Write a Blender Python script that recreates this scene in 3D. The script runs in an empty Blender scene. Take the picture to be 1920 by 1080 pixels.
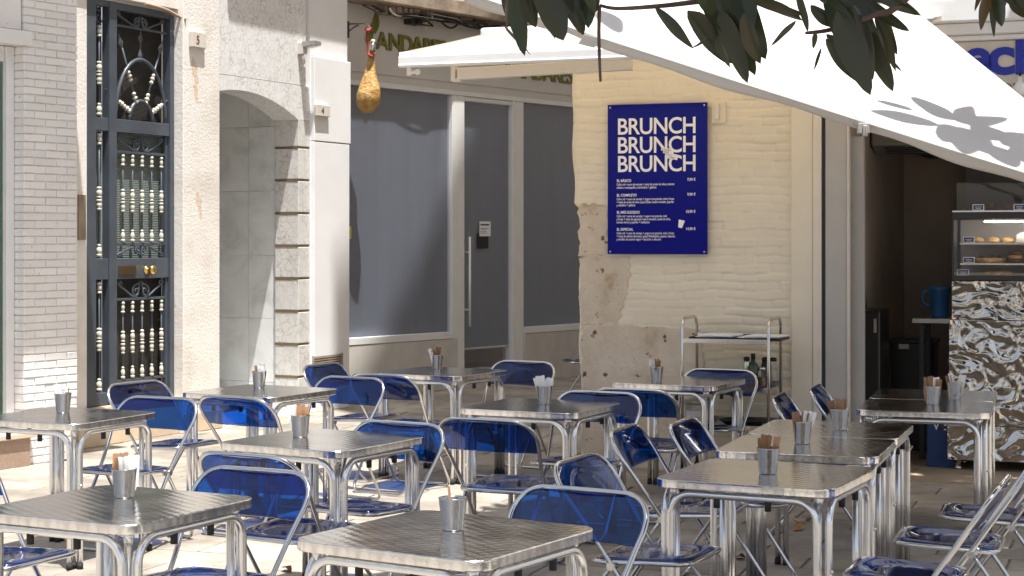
import bpy, math, random
from math import sin, cos, pi, radians, atan2, sqrt
from mathutils import Vector, Matrix
random.seed(7)
S = bpy.context.scene
COL = S.collection
# ------------------------------------------------------------------ camera
CAMH, F, YH = 1.642, 3200.0, 451.0
cd = bpy.data.cameras.new('camera'); cam = bpy.data.objects.new('camera', cd); COL.objects.link(cam)
cam.location = (0, 0, CAMH); cam.rotation_euler = (pi/2, 0, 0)
cd.sensor_width = 36.0; cd.lens = 60.0; cd.shift_y = -89/1920.0
cd.clip_start = 0.05; cd.clip_end = 800
S.camera = cam
# ------------------------------------------------------------------ sky, sun, exposure
SUN = Vector((0.178, -0.33, 1.379)).normalized()          # towards the sun
w = bpy.data.worlds.new('World'); S.world = w; w.use_nodes = True
nt = w.node_tree; nt.nodes.clear()
sky = nt.nodes.new('ShaderNodeTexSky'); sky.sky_type = 'NISHITA'; sky.sun_disc = False
sky.sun_elevation = math.asin(SUN.z); sky.sun_rotation = atan2(SUN.x, SUN.y)
sky.air_density = 1.0; sky.dust_density = 3.0; sky.ozone_density = 0.6
bg = nt.nodes.new('ShaderNodeBackground'); bg.inputs[1].default_value = 0.075
ow = nt.nodes.new('ShaderNodeOutputWorld')
hs_ = nt.nodes.new('ShaderNodeHueSaturation'); hs_.inputs['Saturation'].default_value = 0.62; nt.links.new(sky.outputs[0], hs_.inputs['Color']); nt.links.new(hs_.outputs[0], bg.inputs[0]); nt.links.new(bg.outputs[0], ow.inputs[0])
sl = bpy.data.lights.new('sun', 'SUN'); sl.energy = 3.7; sl.angle = radians(0.55); sl.color = (1.0, 0.98, 0.945)
so = bpy.data.objects.new('sun', sl); COL.objects.link(so); so.location = (3, -6, 14)
so.rotation_euler = (-SUN).to_track_quat('-Z', 'Y').to_euler()
S.view_settings.view_transform = 'Standard'; S.view_settings.look = 'None'
S.view_settings.exposure = 1.46; S.view_settings.gamma = 1.0
S.render.engine = 'CYCLES'
S.cycles.transparent_max_bounces = 24; S.cycles.max_bounces = 10; S.cycles.use_denoising = True

# ------------------------------------------------------------------ measuring helpers
def P(px, py, Y):
    return Vector(((px-960)/F*Y, Y, CAMH+(YH-py)/F*Y))
class Frame:
    """a wall's own axes: x along the wall, y into it, z up"""
    def __init__(s, ox, oy, deg):
        s.o = Vector((ox, oy)); s.a = radians(deg)
        s.d = Vector((cos(s.a), sin(s.a))); s.n = Vector((-sin(s.a), cos(s.a)))
    def at(s, px, py, yo=0.0):
        k = (px-960)/F; o = s.o + s.n*yo
        t = (k*o.y-o.x)/(s.d.x-k*s.d.y)
        return t, CAMH+(YH-py)/F*(o.y+t*s.d.y)
    def x(s, px, yo=0.0): return s.at(px, 0, yo)[0]
    def z(s, px, py, yo=0.0): return s.at(px, py, yo)[1]
    def loc(s, t, y, z):
        q = s.o + s.d*t + s.n*y
        return Vector((q.x, q.y, z))
BR = Frame(-3.56, 12.45, 56.8)
W2 = Frame(-3.354, 13.5, 63.0)
AN = Frame(-1.677, 17.6, 51.5)
CF = Frame(0.497, 12.43, -20.0)

# ------------------------------------------------------------------ materials
MATS = {}
def nodes(name):
    m = bpy.data.materials.new(name); m.use_nodes = True
    t = m.node_tree; b = t.nodes['Principled BSDF']
    MATS[name] = m
    return m, t, b
def N(t, typ, **kw):
    n = t.nodes.new(typ)
    for k, v in kw.items():
        if k.startswith('i_'):
            key = k[2:]; key = int(key) if key.isdigit() else key.replace('_', ' ')
            n.inputs[key].default_value = v
        else: setattr(n, k, v)
    return n
def ramp(t, src, stops, interp='LINEAR'):
    r = t.nodes.new('ShaderNodeValToRGB'); r.color_ramp.interpolation = interp
    e = r.color_ramp.elements
    while len(e) < len(stops): e.new(0.5)
    for i, (p, c) in enumerate(stops):
        e[i].position = p; e[i].color = (c[0], c[1], c[2], 1) if not isinstance(c, (int, float)) else (c, c, c, 1)
    t.links.new(src, r.inputs[0]); return r.outputs[0]
def coords(t, kind='Object', scale=None):
    tc = t.nodes.new('ShaderNodeTexCoord'); out = tc.outputs[kind]
    if scale is not None:
        mp = t.nodes.new('ShaderNodeMapping'); mp.inputs['Scale'].default_value = scale
        t.links.new(out, mp.inputs[0]); out = mp.outputs[0]
    return out
def noise(t, co, scale, detail=5.0, rough=0.55, dist=0.0):
    n = N(t, 'ShaderNodeTexNoise', i_Scale=scale, i_Detail=detail, i_Roughness=rough, i_Distortion=dist)
    t.links.new(co, n.inputs['Vector']); return n.outputs['Fac']
def mixc(t, fac, a, b, mode='MIX'):
    n = N(t, 'ShaderNodeMix', data_type='RGBA', blend_type=mode)
    for i, v in ((0, fac), (6, a), (7, b)):
        if hasattr(v, 'is_output') or hasattr(v, 'links'): t.links.new(v, n.inputs[i])
        elif i == 0: n.inputs[0].default_value = v
        else: n.inputs[i].default_value = (v[0], v[1], v[2], 1)
    return n.outputs[2]
def bump(t, b, h, strength=0.3, dist=0.01):
    n = N(t, 'ShaderNodeBump', i_Strength=strength, i_Distance=dist)
    t.links.new(h, n.inputs['Height']); t.links.new(n.outputs[0], b.inputs['Normal'])
def setp(b, **kw):
    for k, v in kw.items():
        key = k.replace('_', ' ')
        if isinstance(v, tuple) and len(v) == 3: v = (*v, 1)
        b.inputs[key].default_value = v
def simple(name, c, rough=0.5, metal=0.0, var=0.12, vs=6.0, bs=0.0, bsc=40.0, spec=0.5, rnd=0.0):
    m, t, b = nodes(name)
    co = coords(t)
    lo = tuple(x*(1-var) for x in c); hi = tuple(min(1, x*(1+var)) for x in c)
    f = noise(t, co, vs)
    col = ramp(t, f, [(0.3, lo), (0.7, hi)])
    if rnd:
        oi = t.nodes.new('ShaderNodeObjectInfo')
        r2 = ramp(t, oi.outputs['Random'], [(0, 1-rnd), (1, 1.0)])
        col = mixc(t, 1.0, col, r2, 'MULTIPLY')
    t.links.new(col, b.inputs['Base Color'])
    setp(b, Roughness=rough, Metallic=metal); b.inputs['Specular IOR Level'].default_value = spec
    if bs: bump(t, b, noise(t, co, bsc, 6), bs, 0.01)
    return m
def M(n): return MATS[n]

simple('iron', (0.062, 0.074, 0.092), 0.36, var=0.15, bs=0.08, bsc=60)
simple('bead', (0.54, 0.52, 0.44), 0.4, var=0.2, vs=40)
simple('brass', (0.75, 0.5, 0.16), 0.2, 1.0, var=0.1)
simple('brass_dark', (0.10, 0.072, 0.04), 0.35, 0.6)
simple('strip_bronze', (0.22, 0.16, 0.09), 0.5, 0.3)
simple('white_paint', (0.79, 0.785, 0.78), 0.55, var=0.05, vs=2.0, bs=0.08, bsc=25)
simple('shop_wall', (0.60, 0.57, 0.545), 0.6, var=0.05, vs=2.0, bs=0.05, bsc=60)
simple('frame_white', (0.75, 0.74, 0.73), 0.35, var=0.04)
simple('plinth', (0.56, 0.525, 0.48), 0.8, var=0.08, vs=5, bs=0.15, bsc=40)
simple('mortar', (0.66, 0.635, 0.61), 0.9, var=0.15, vs=20)
simple('black_metal', (0.02, 0.02, 0.021), 0.45)
simple('black_plastic', (0.012, 0.012, 0.013), 0.5)
simple('rubber', (0.015, 0.015, 0.016), 0.7)
simple('alu', (0.80, 0.80, 0.80), 0.27, 1.0, var=0.06, vs=12, bs=0.02, bsc=120)
simple('chrome', (0.58, 0.58, 0.585), 0.09, 1.0, var=0.04)
simple('cup_steel', (0.42, 0.40, 0.375), 0.22, 1.0, var=0.06, vs=30)
simple('trolley_steel', (0.62, 0.59, 0.55), 0.22, 1.0, var=0.06)
simple('sachet_brown', (0.36, 0.20, 0.10), 0.75, var=0.2, vs=30, rnd=0.35)
simple('sachet_white', (0.74, 0.72, 0.70), 0.7, var=0.06, vs=30)
simple('cream_paint', (0.73, 0.65, 0.52), 0.6, var=0.04, vs=3, bs=0.05, bsc=50)
simple('cream_alu', (0.70, 0.63, 0.53), 0.4, var=0.04)
simple('grey_alu', (0.42, 0.40, 0.37), 0.35, 0.6)
simple('panel_grey', (0.44, 0.41, 0.38), 0.5, var=0.04)
simple('room_brown', (0.46, 0.37, 0.295), 0.8, var=0.15, vs=1.5)
simple('room_grey', (0.30, 0.28, 0.27), 0.8, var=0.1, vs=2)
simple('floor_tile', (0.42, 0.32, 0.22), 0.45, var=0.14, vs=5, rnd=0.15)
simple('sign_cream', (0.66, 0.60, 0.52), 0.6, var=0.03)
simple('sign_blue', (0.010, 0.022, 0.36), 0.35, var=0.05)
simple('ink_white', (0.86, 0.84, 0.83), 0.5, var=0.02)
simple('ink_dark', (0.05, 0.045, 0.045), 0.6)
simple('ink_red', (0.18, 0.05, 0.04), 0.6)
simple('letter_olive', (0.17, 0.155, 0.022), 0.45, var=0.12, vs=20)
simple('plate', (0.62, 0.57, 0.50), 0.35, var=0.05)
simple('paper', (0.78, 0.79, 0.80), 0.7, var=0.02)
simple('yellow_sticker', (0.70, 0.62, 0.13), 0.5)
simple('hub_chrome', (0.5, 0.5, 0.51), 0.2, 1.0, var=0.05)
simple('cable_black', (0.035, 0.028, 0.025), 0.6, var=0.3)
simple('cable_white', (0.66, 0.64, 0.60), 0.5)
simple('rope_red', (0.28, 0.035, 0.035), 0.8, var=0.35, vs=90, bs=0.3, bsc=120)
simple('case_black', (0.018, 0.017, 0.017), 0.3)
simple('pastry', (0.55, 0.33, 0.13), 0.7, var=0.35, vs=18, bs=0.3, bsc=60)
simple('pastry_dark', (0.16, 0.075, 0.035), 0.6, var=0.35, vs=25)
simple('jug_blue', (0.03, 0.14, 0.36), 0.35)
simple('box_blue', (0.012, 0.04, 0.15), 0.6)
simple('bottle_green', (0.03, 0.055, 0.012), 0.08, var=0.1)
simple('napkin', (0.70, 0.66, 0.60), 0.8, var=0.08, vs=30)
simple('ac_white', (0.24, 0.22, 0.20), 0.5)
simple('bark', (0.10, 0.065, 0.05), 0.9, var=0.3, vs=30, bs=0.6, bsc=60)
simple('dry_leaf', (0.33, 0.13, 0.04), 0.7, var=0.3, vs=30)
simple('granite_red', (0.34, 0.24, 0.18), 0.7, var=0.25, vs=120, bs=0.1, bsc=90)
simple('granite_top', (0.62, 0.49, 0.39), 0.6, var=0.15, vs=150)
simple('base_beige', (0.60, 0.47, 0.33), 0.85, var=0.12, vs=5, bs=0.2, bsc=35)
simple('ledge_brown', (0.30, 0.235, 0.175), 0.9, var=0.3, vs=6, bs=0.4, bsc=30)

def brickmat():
    m, t, b = nodes('brick_white'); co = coords(t)
    oi = t.nodes.new('ShaderNodeObjectInfo')
    gc = coords(t, 'Generated')
    geo = t.nodes.new('ShaderNodeNewGeometry')
    f = noise(t, geo.outputs['Position'], 3.0)
    col = ramp(t, f, [(0.3, (0.76, 0.735, 0.715)), (0.7, (0.83, 0.81, 0.795))])
    col = mixc(t, 1.0, col, ramp(t, oi.outputs['Random'], [(0, 0.9), (1, 1.0)]), 'MULTIPLY')
    chips = ramp(t, noise(t, geo.outputs['Position'], 22, 4), [(0.70, 0.0), (0.74, 1.0)])
    col = mixc(t, chips, col, (0.50, 0.36, 0.26))
    t.links.new(col, b.inputs['Base Color']); setp(b, Roughness=0.55)
    bump(t, b, noise(t, geo.outputs['Position'], 60), 0.2, 0.004)
brickmat()
def plastermat():
    m, t, b = nodes('plaster'); co = coords(t)
    f = noise(t, co, 2.2, 7, 0.6)
    col = ramp(t, f, [(0.3, (0.63, 0.575, 0.51)), (0.5, (0.75, 0.71, 0.66)), (0.7, (0.78, 0.75, 0.71))])
    peel = ramp(t, noise(t, coords(t, 'Object', (1.0, 1.0, 0.45)), 4.2, 6, 0.6, 0.4), [(0.665, 0.0), (0.675, 1.0)])
    col = mixc(t, peel, col, (0.66, 0.52, 0.39))
    t.links.new(col, b.inputs['Base Color']); setp(b, Roughness=0.9)
    h = mixc(t, 0.5, noise(t, co, 40, 6, 0.7), peel, 'SUBTRACT')
    bump(t, b, h, 0.55, 0.012)
plastermat()
def marblemat(name, base, vein, sc, thick, tint=0.06):
    m, t, b = nodes(name); co = coords(t)
    ds = N(t, 'ShaderNodeTexNoise', i_Scale=sc*1.3, i_Detail=5.0); t.links.new(co, ds.inputs['Vector'])
    mx = N(t, 'ShaderNodeVectorMath', operation='MULTIPLY_ADD'); mx.inputs[1].default_value = (0.34/sc*4,)*3
    t.links.new(ds.outputs['Color'], mx.inputs[0]); t.links.new(co, mx.inputs[2])
    v = N(t, 'ShaderNodeTexVoronoi', feature='DISTANCE_TO_EDGE', i_Scale=sc); t.links.new(mx.outputs[0], v.inputs['Vector'])
    f = ramp(t, v.outputs['Distance'], [(0.0, 1.0), (thick, 0.35), (thick*3.2, 0.0)])
    patch = ramp(t, noise(t, co, sc*0.35, 4), [(0.38, 0.15), (0.62, 1.0)])
    fm = N(t, 'ShaderNodeMath', operation='MULTIPLY'); t.links.new(f, fm.inputs[0]); t.links.new(patch, fm.inputs[1])
    cl = ramp(t, noise(t, co, sc*0.5), [(0.3, tuple(x*(1-tint*2) for x in base)), (0.7, base)])
    col = mixc(t, fm.outputs[0], cl, vein)
    t.links.new(col, b.inputs['Base Color']); setp(b, Roughness=0.28)
marblemat('marble_white', (0.78, 0.77, 0.76), (0.33, 0.315, 0.30), 17.0, 0.035)
marblemat('marble_quoin', (0.68, 0.66, 0.63), (0.36, 0.33, 0.30), 13.0, 0.035)
def tilemarble():
    m, t, b = nodes('marble_grey')
    geo = t.nodes.new('ShaderNodeNewGeometry'); oi = t.nodes.new('ShaderNodeObjectInfo')
    add = N(t, 'ShaderNodeVectorMath', operation='ADD'); cmb = N(t, 'ShaderNodeCombineXYZ')
    mm = N(t, 'ShaderNodeMath', operation='MULTIPLY'); mm.inputs[1].default_value = 30
    t.links.new(oi.outputs['Random'], mm.inputs[0]); t.links.new(mm.outputs[0], cmb.inputs[0]); t.links.new(mm.outputs[0], cmb.inputs[2])
    t.links.new(geo.outputs['Position'], add.inputs[0]); t.links.new(cmb.outputs[0], add.inputs[1])
    f = noise(t, add.outputs[0], 2.2, 8, 0.6, 1.2)
    col = ramp(t, f, [(0.28, (0.55, 0.56, 0.55)), (0.5, (0.72, 0.73, 0.715)), (0.68, (0.80, 0.81, 0.80))])
    t.links.new(col, b.inputs['Base Color']); setp(b, Roughness=0.22)
tilemarble()
def steelmat():
    m, t, b = nodes('swirl_steel'); co = coords(t)
    mp = N(t, 'ShaderNodeMapping'); mp.inputs['Rotation'].default_value = (0, 0, radians(28)); t.links.new(co, mp.inputs[0])
    v = N(t, 'ShaderNodeTexVoronoi', i_Scale=27.0, i_Randomness=0.06); t.links.new(mp.outputs[0], v.inputs['Vector'])
    rings = N(t, 'ShaderNodeMath', operation='SINE'); mu = N(t, 'ShaderNodeMath', operation='MULTIPLY'); mu.inputs[1].default_value = 34.0
    t.links.new(v.outputs['Distance'], mu.inputs[0]); t.links.new(mu.outputs[0], rings.inputs[0])
    hh = N(t, 'ShaderNodeMath', operation='MULTIPLY_ADD'); hh.inputs[1].default_value = 0.03
    t.links.new(rings.outputs[0], hh.inputs[0]); t.links.new(v.outputs['Distance'], hh.inputs[2])
    wear = noise(t, co, 5, 6, 0.6)
    col = ramp(t, wear, [(0.3, (0.76, 0.755, 0.745)), (0.7, (0.88, 0.875, 0.865))])
    col = mixc(t, 1.0, col, ramp(t, v.outputs['Distance'], [(0.10, 1.0), (0.40, 0.95), (0.60, 0.76)]), 'MULTIPLY')
    t.links.new(col, b.inputs['Base Color'])
    oi = t.nodes.new('ShaderNodeObjectInfo')
    add = N(t, 'ShaderNodeVectorMath', operation='ADD'); t.links.new(co, add.inputs[0]); t.links.new(oi.outputs['Location'], add.inputs[1])
    t.links.new(ramp(t, noise(t, add.outputs[0], 6, 6, 0.65), [(0.35, 0.09), (0.65, 0.20)]), b.inputs['Roughness'])
    setp(b, Metallic=1.0); bump(t, b, hh.outputs[0], 0.38, 0.003)
steelmat()
def hammered():
    m, t, b = nodes('hammered_steel'); co = coords(t)
    h = noise(t, coords(t, 'Object', (1.0, 1.0, 1.15)), 5.7, 0.7, 0.4, 1.5)
    setp(b, Metallic=1.0, Roughness=0.05, Base_Color=(0.52, 0.49, 0.45)); bump(t, b, h, 1.0, 0.07)
hammered()
def schlick(t, f0=0.045):
    lw = N(t, 'ShaderNodeLayerWeight'); lw.inputs[0].default_value = 0.5
    pw = N(t, 'ShaderNodeMath', operation='POWER'); pw.inputs[1].default_value = 5.0; t.links.new(lw.outputs['Facing'], pw.inputs[0])
    ma = N(t, 'ShaderNodeMath', operation='MULTIPLY_ADD'); ma.inputs[1].default_value = 0.95; ma.inputs[2].default_value = f0; t.links.new(pw.outputs[0], ma.inputs[0])
    return ma
def acrylic():
    m = bpy.data.materials.new('blue_acrylic'); m.use_nodes = True; MATS['blue_acrylic'] = m
    t = m.node_tree; t.nodes.clear()
    tr = N(t, 'ShaderNodeBsdfTransparent'); tr.inputs[0].default_value = (0.045, 0.26, 0.80, 1)
    oi = N(t, 'ShaderNodeObjectInfo'); t.links.new(ramp(t, oi.outputs['Random'], [(0, (0.003, 0.19, 0.53)), (1, (0.008, 0.30, 0.70))]), tr.inputs[0])
    gl = N(t, 'ShaderNodeBsdfGlossy'); gl.inputs[0].default_value = (1, 1, 1, 1)
    t.links.new(ramp(t, noise(t, coords(t), 9, 6, 0.7), [(0.4, 0.03), (0.7, 0.14)]), gl.inputs['Roughness'])
    df = N(t, 'ShaderNodeBsdfDiffuse'); df.inputs[0].default_value = (0.006, 0.025, 0.12, 1)
    fr = schlick(t, 0.05)
    a = N(t, 'ShaderNodeMixShader'); a.inputs[0].default_value = 0.035
    t.links.new(tr.outputs[0], a.inputs[1]); t.links.new(df.outputs[0], a.inputs[2])
    c = N(t, 'ShaderNodeMixShader'); t.links.new(fr.outputs[0], c.inputs[0]); t.links.new(a.outputs[0], c.inputs[1]); t.links.new(gl.outputs[0], c.inputs[2])
    o = N(t, 'ShaderNodeOutputMaterial'); t.links.new(c.outputs[0], o.inputs[0])
acrylic()
def glassmat(name, tint=(0.95, 0.95, 0.96), rough=0.0):
    m = bpy.data.materials.new(name); m.use_nodes = True; MATS[name] = m
    t = m.node_tree; t.nodes.clear()
    tr = N(t, 'ShaderNodeBsdfTransparent'); tr.inputs[0].default_value = (*tint, 1)
    gl = N(t, 'ShaderNodeBsdfGlossy'); gl.inputs[0].default_value = (1, 1, 1, 1); gl.inputs['Roughness'].default_value = rough
    fr = schlick(t)
    c = N(t, 'ShaderNodeMixShader'); t.links.new(fr.outputs[0], c.inputs[0]); t.links.new(tr.outputs[0], c.inputs[1]); t.links.new(gl.outputs[0], c.inputs[2])
    o = N(t, 'ShaderNodeOutputMaterial'); t.links.new(c.outputs[0], o.inputs[0])
glassmat('clear_glass'); glassmat('green_glass', (0.55, 0.68, 0.62)); glassmat('door_glass', (0.30, 0.36, 0.34), 0.15)
def blindmat():
    m, t, b = nodes('grey_blind'); co = coords(t, 'Object', (1, 1, 1))
    wv = N(t, 'ShaderNodeTexWave', bands_direction='Z', i_Scale=60.0, i_Distortion=0.4); t.links.new(co, wv.inputs['Vector'])
    col = ramp(t, wv.outputs['Fac'], [(0.2, (0.205, 0.23, 0.28)), (0.8, (0.24, 0.265, 0.32))])
    t.links.new(col, b.inputs['Base Color']); setp(b, Roughness=0.8)
    bump(t, b, noise(t, coords(t, 'Object', (2.2, 1.0, 0.35)), 1.2, 2, 0.4), 0.5, 0.12)
blindmat()
def fabric(name, tlu):
    m = bpy.data.materials.new(name); m.use_nodes = True; MATS[name] = m
    t = m.node_tree; t.nodes.clear(); co = coords(t)
    col = ramp(t, noise(t, co, 2.5, 4), [(0.3, (0.57, 0.565, 0.56)), (0.7, (0.63, 0.625, 0.62))])
    df = N(t, 'ShaderNodeBsdfDiffuse'); tl = N(t, 'ShaderNodeBsdfTranslucent'); tl.inputs[0].default_value = (0.86, 0.78, 0.65, 1)
    t.links.new(col, df.inputs[0])
    a = N(t, 'ShaderNodeMixShader'); a.inputs[0].default_value = tlu
    t.links.new(df.outputs[0], a.inputs[1]); t.links.new(tl.outputs[0], a.inputs[2])
    o = N(t, 'ShaderNodeOutputMaterial'); t.links.new(a.outputs[0], o.inputs[0])
fabric('white_canvas', 0.58); fabric('parasol_canvas', 0.25)
def leafmat():
    m = bpy.data.materials.new('magnolia_leaf'); m.use_nodes = True; MATS['magnolia_leaf'] = m
    t = m.node_tree; t.nodes.clear()
    geo = N(t, 'ShaderNodeNewGeometry'); oi = N(t, 'ShaderNodeObjectInfo')
    co = coords(t)
    top = ramp(t, noise(t, co, 14, 4), [(0.3, (0.014, 0.024, 0.010)), (0.7, (0.026, 0.040, 0.016))])
    un = ramp(t, oi.outputs['Random'], [(0, (0.016, 0.021, 0.010)), (0.8, (0.026, 0.026, 0.011)), (1, (0.10, 0.050, 0.012))])
    col = mixc(t, geo.outputs['Backfacing'], top, un)
    pb = N(t, 'ShaderNodeBsdfPrincipled'); t.links.new(col, pb.inputs['Base Color']); pb.inputs['Roughness'].default_value = 0.38
    tl = N(t, 'ShaderNodeBsdfTranslucent'); tl.inputs[0].default_value = (0.13, 0.12, 0.02, 1)
    a = N(t, 'ShaderNodeMixShader'); a.inputs[0].default_value = 0.12
    t.links.new(pb.outputs[0], a.inputs[1]); t.links.new(tl.outputs[0], a.inputs[2])
    o = N(t, 'ShaderNodeOutputMaterial'); t.links.new(a.outputs[0], o.inputs[0])
leafmat()
def hammat():
    m, t, b = nodes('cured_ham'); co = coords(t)
    f = noise(t, co, 9, 7, 0.65)
    col = ramp(t, f, [(0.28, (0.22, 0.10, 0.03)), (0.48, (0.50, 0.28, 0.08)), (0.7, (0.66, 0.44, 0.17))])
    t.links.new(col, b.inputs['Base Color']); setp(b, Roughness=0.5); bump(t, b, f, 1.0, 0.05)
hammat()
def creambrick():
    m, t, b = nodes('cream_brick'); co = coords(t)
    f = noise(t, co, 2.0, 5)
    col = ramp(t, f, [(0.3, (0.67, 0.59, 0.46)), (0.7, (0.75, 0.67, 0.535))])
    t.links.new(col, b.inputs['Base Color']); setp(b, Roughness=0.6); bump(t, b, noise(t, co, 38, 5), 0.28, 0.006)
creambrick()
def stonemat():
    m, t, b = nodes('old_stone'); co = coords(t)
    f = noise(t, co, 3.4, 7, 0.6)
    col = ramp(t, f, [(0.28, (0.36, 0.26, 0.165)), (0.42, (0.57, 0.475, 0.365)), (0.72, (0.68, 0.60, 0.50))])
    pits = ramp(t, noise(t, co, 13, 4, 0.6), [(0.62, 0.0), (0.69, 1.0)])
    col = mixc(t, pits, col, (0.14, 0.08, 0.045))
    t.links.new(col, b.inputs['Base Color']); setp(b, Roughness=0.85)
    h = mixc(t, 0.6, noise(t, co, 28, 6, 0.65), pits, 'SUBTRACT'); bump(t, b, h, 0.6, 0.015)
stonemat()
def paving():
    m, t, b = nodes('paving_stone')
    geo = t.nodes.new('ShaderNodeNewGeometry'); oi = t.nodes.new('ShaderNodeObjectInfo')
    f = noise(t, geo.outputs['Position'], 5, 7, 0.6)
    col = ramp(t, f, [(0.3, (0.29, 0.245, 0.195)), (0.5, (0.385, 0.34, 0.28)), (0.7, (0.45, 0.40, 0.34))])
    col = mixc(t, 1.0, col, ramp(t, oi.outputs['Random'], [(0, 0.74), (1, 1.0)]), 'MULTIPLY')
    st = ramp(t, noise(t, geo.outputs['Position'], 1.1, 5), [(0.40, 0.64), (0.6, 1.0)])
    col = mixc(t, 1.0, col, st, 'MULTIPLY')
    t.links.new(col, b.inputs['Base Color']); setp(b, Roughness=0.75)
    bump(t, b, noise(t, geo.outputs['Position'], 45, 6, 0.7), 0.35, 0.006)
    m, t, b = nodes('joint_sand')
    geo = t.nodes.new('ShaderNodeNewGeometry')
    t.links.new(ramp(t, noise(t, geo.outputs['Position'], 9, 6), [(0.3, (0.17, 0.14, 0.11)), (0.7, (0.27, 0.23, 0.185))]), b.inputs['Base Color']); setp(b, Roughness=0.95)
paving()
def led():
    m, t, b = nodes('led_strip'); setp(b, Base_Color=(1, 1, 1)); b.inputs['Emission Color'].default_value = (1, 0.93, 0.82, 1); b.inputs['Emission Strength'].default_value = 16.0
led()

# ------------------------------------------------------------------ mesh building
class MB:
    def __init__(s): s.v = []; s.f = []; s.m = []; s.mi = 0; s.sm = []
    def add(s, vs, fs, smooth=False):
        o = len(s.v); s.v += [tuple(v) for v in vs]
        for f in fs: s.f.append(tuple(o+i for i in f)); s.m.append(s.mi); s.sm.append(smooth)
        return s
    def box(s, x0, x1, y0, y1, z0, z1):
        s.add([(x0,y0,z0),(x1,y0,z0),(x1,y1,z0),(x0,y1,z0),(x0,y0,z1),(x1,y0,z1),(x1,y1,z1),(x0,y1,z1)],
              [(0,3,2,1),(4,5,6,7),(0,1,5,4),(1,2,6,5),(2,3,7,6),(3,0,4,7)]); return s
    def cbox(s, x0, x1, y0, y1, z0, z1, c=0.004):
        """box with chamfered vertical and front edges"""
        xs = (x0, x1); vs = []; 
        vs = [(x0,y1,z0),(x1,y1,z0),(x1,y1,z1),(x0,y1,z1),
              (x0,y0+c,z0),(x1,y0+c,z0),(x1,y0+c,z1),(x0,y0+c,z1),
              (x0+c,y0,z0+c),(x1-c,y0,z0+c),(x1-c,y0,z1-c),(x0+c,y0,z1-c)]
        s.add(vs, [(3,2,1,0),(0,1,5,4),(1,2,6,5),(2,3,7,6),(3,0,4,7),(4,5,9,8),(5,6,10,9),(6,7,11,10),(7,4,8,11),(8,9,10,11)]); return s
    def tube(s, path, r, n=10, closed=False, caps=True, sx=1.0):
        path = [Vector(p) for p in path]; k = len(path); rs = r if isinstance(r, (list, tuple)) else [r]*k
        vs = []; up = None
        for i, p in enumerate(path):
            a = path[(i-1) % k] if (closed or i > 0) else p; b = path[(i+1) % k] if (closed or i < k-1) else p
            d = (b-a).normalized() if (b-a).length > 1e-9 else Vector((0, 0, 1))
            if up is None:
                up = Vector((0, 0, 1)) if abs(d.z) < 0.9 else Vector((0, 1, 0))
            u = d.cross(up)
            if u.length < 1e-6: u = d.cross(Vector((1, 0, 0)))
            u.normalize(); v = u.cross(d).normalized(); up = v
            for j in range(n):
                an = 2*pi*j/n; vs.append(p+u*cos(an)*rs[i]*sx+v*sin(an)*rs[i])
        fs = []
        for i in range(k if closed else k-1):
            i2 = (i+1) % k
            for j in range(n): fs.append((i*n+j, i*n+(j+1) % n, i2*n+(j+1) % n, i2*n+j))
        s.add(vs, fs, True)
        if caps and not closed:
            o = len(s.v)-len(vs)
            for base, rev in ((0, False), ((k-1)*n, True)):
                f = [o+base+j for j in range(n)]
                s.f.append(tuple(f if rev else f[::-1])); s.m.append(s.mi); s.sm.append(False)
        return s
    def cyl(s, p0, p1, r, n=14, r1=None): return s.tube([p0, p1], [r, r if r1 is None else r1], n)
    def lathe(s, prof, n=20, c=(0, 0, 0), caps=True):
        vs = []; fs = []; k = len(prof)
        for r, z in prof:
            for j in range(n): a = 2*pi*j/n; vs.append((c[0]+r*cos(a), c[1]+r*sin(a), c[2]+z))
        for i in range(k-1):
            for j in range(n): fs.append((i*n+j, i*n+(j+1) % n, (i+1)*n+(j+1) % n, (i+1)*n+j))
        s.add(vs, fs, True)
        if caps:
            o = len(s.v)-len(vs)
            s.f.append(tuple(o+j for j in range(n))[::-1]); s.m.append(s.mi); s.sm.append(False)
            s.f.append(tuple(o+(k-1)*n+j for j in range(n))); s.m.append(s.mi); s.sm.append(False)
        return s
    def prism(s, poly, y0, y1):
        """outline in x,z pushed from y0 to y1"""
        k = len(poly); vs = [(x, y0, z) for x, z in poly]+[(x, y1, z) for x, z in poly]
        fs = [tuple(range(k)), tuple(range(2*k-1, k-1, -1))]+[(i, i+k, (i+1) % k+k, (i+1) % k) for i in range(k)]
        s.add(vs, fs); return s
    def grid(s, fn, nu, nv, smooth=True, flip=False):
        vs = [fn(i/(nu-1), j/(nv-1)) for j in range(nv) for i in range(nu)]
        fs = []
        for j in range(nv-1):
            for i in range(nu-1):
                q = (j*nu+i, j*nu+i+1, (j+1)*nu+i+1, (j+1)*nu+i); fs.append(q[::-1] if flip else q)
        s.add(vs, fs, smooth); return s
    def mesh(s, name):
        me = bpy.data.meshes.new(name); me.from_pydata(s.v, [], s.f)
        me.polygons.foreach_set('material_index', s.m); me.polygons.foreach_set('use_smooth', s.sm); me.update()
        return me
    def build(s, name, mats, parent=None, bevel=0, solid=0, seg=2):
        me = s.mesh(name)
        for m in (mats if isinstance(mats, (list, tuple)) else [mats]): me.materials.append(M(m))
        o = bpy.data.objects.new(name, me); COL.objects.link(o)
        if parent: o.parent = parent
        if solid: md = o.modifiers.new('solid', 'SOLIDIFY'); md.thickness = solid; md.offset = 0
        if bevel: md = o.modifiers.new('bevel', 'BEVEL'); md.width = bevel; md.segments = seg; md.limit_method = 'ANGLE'
        return o
def box(name, mat, parent, x0, x1, y0, y1, z0, z1, bevel=0): return MB().box(x0, x1, y0, y1, z0, z1).build(name, mat, parent, bevel)
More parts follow.
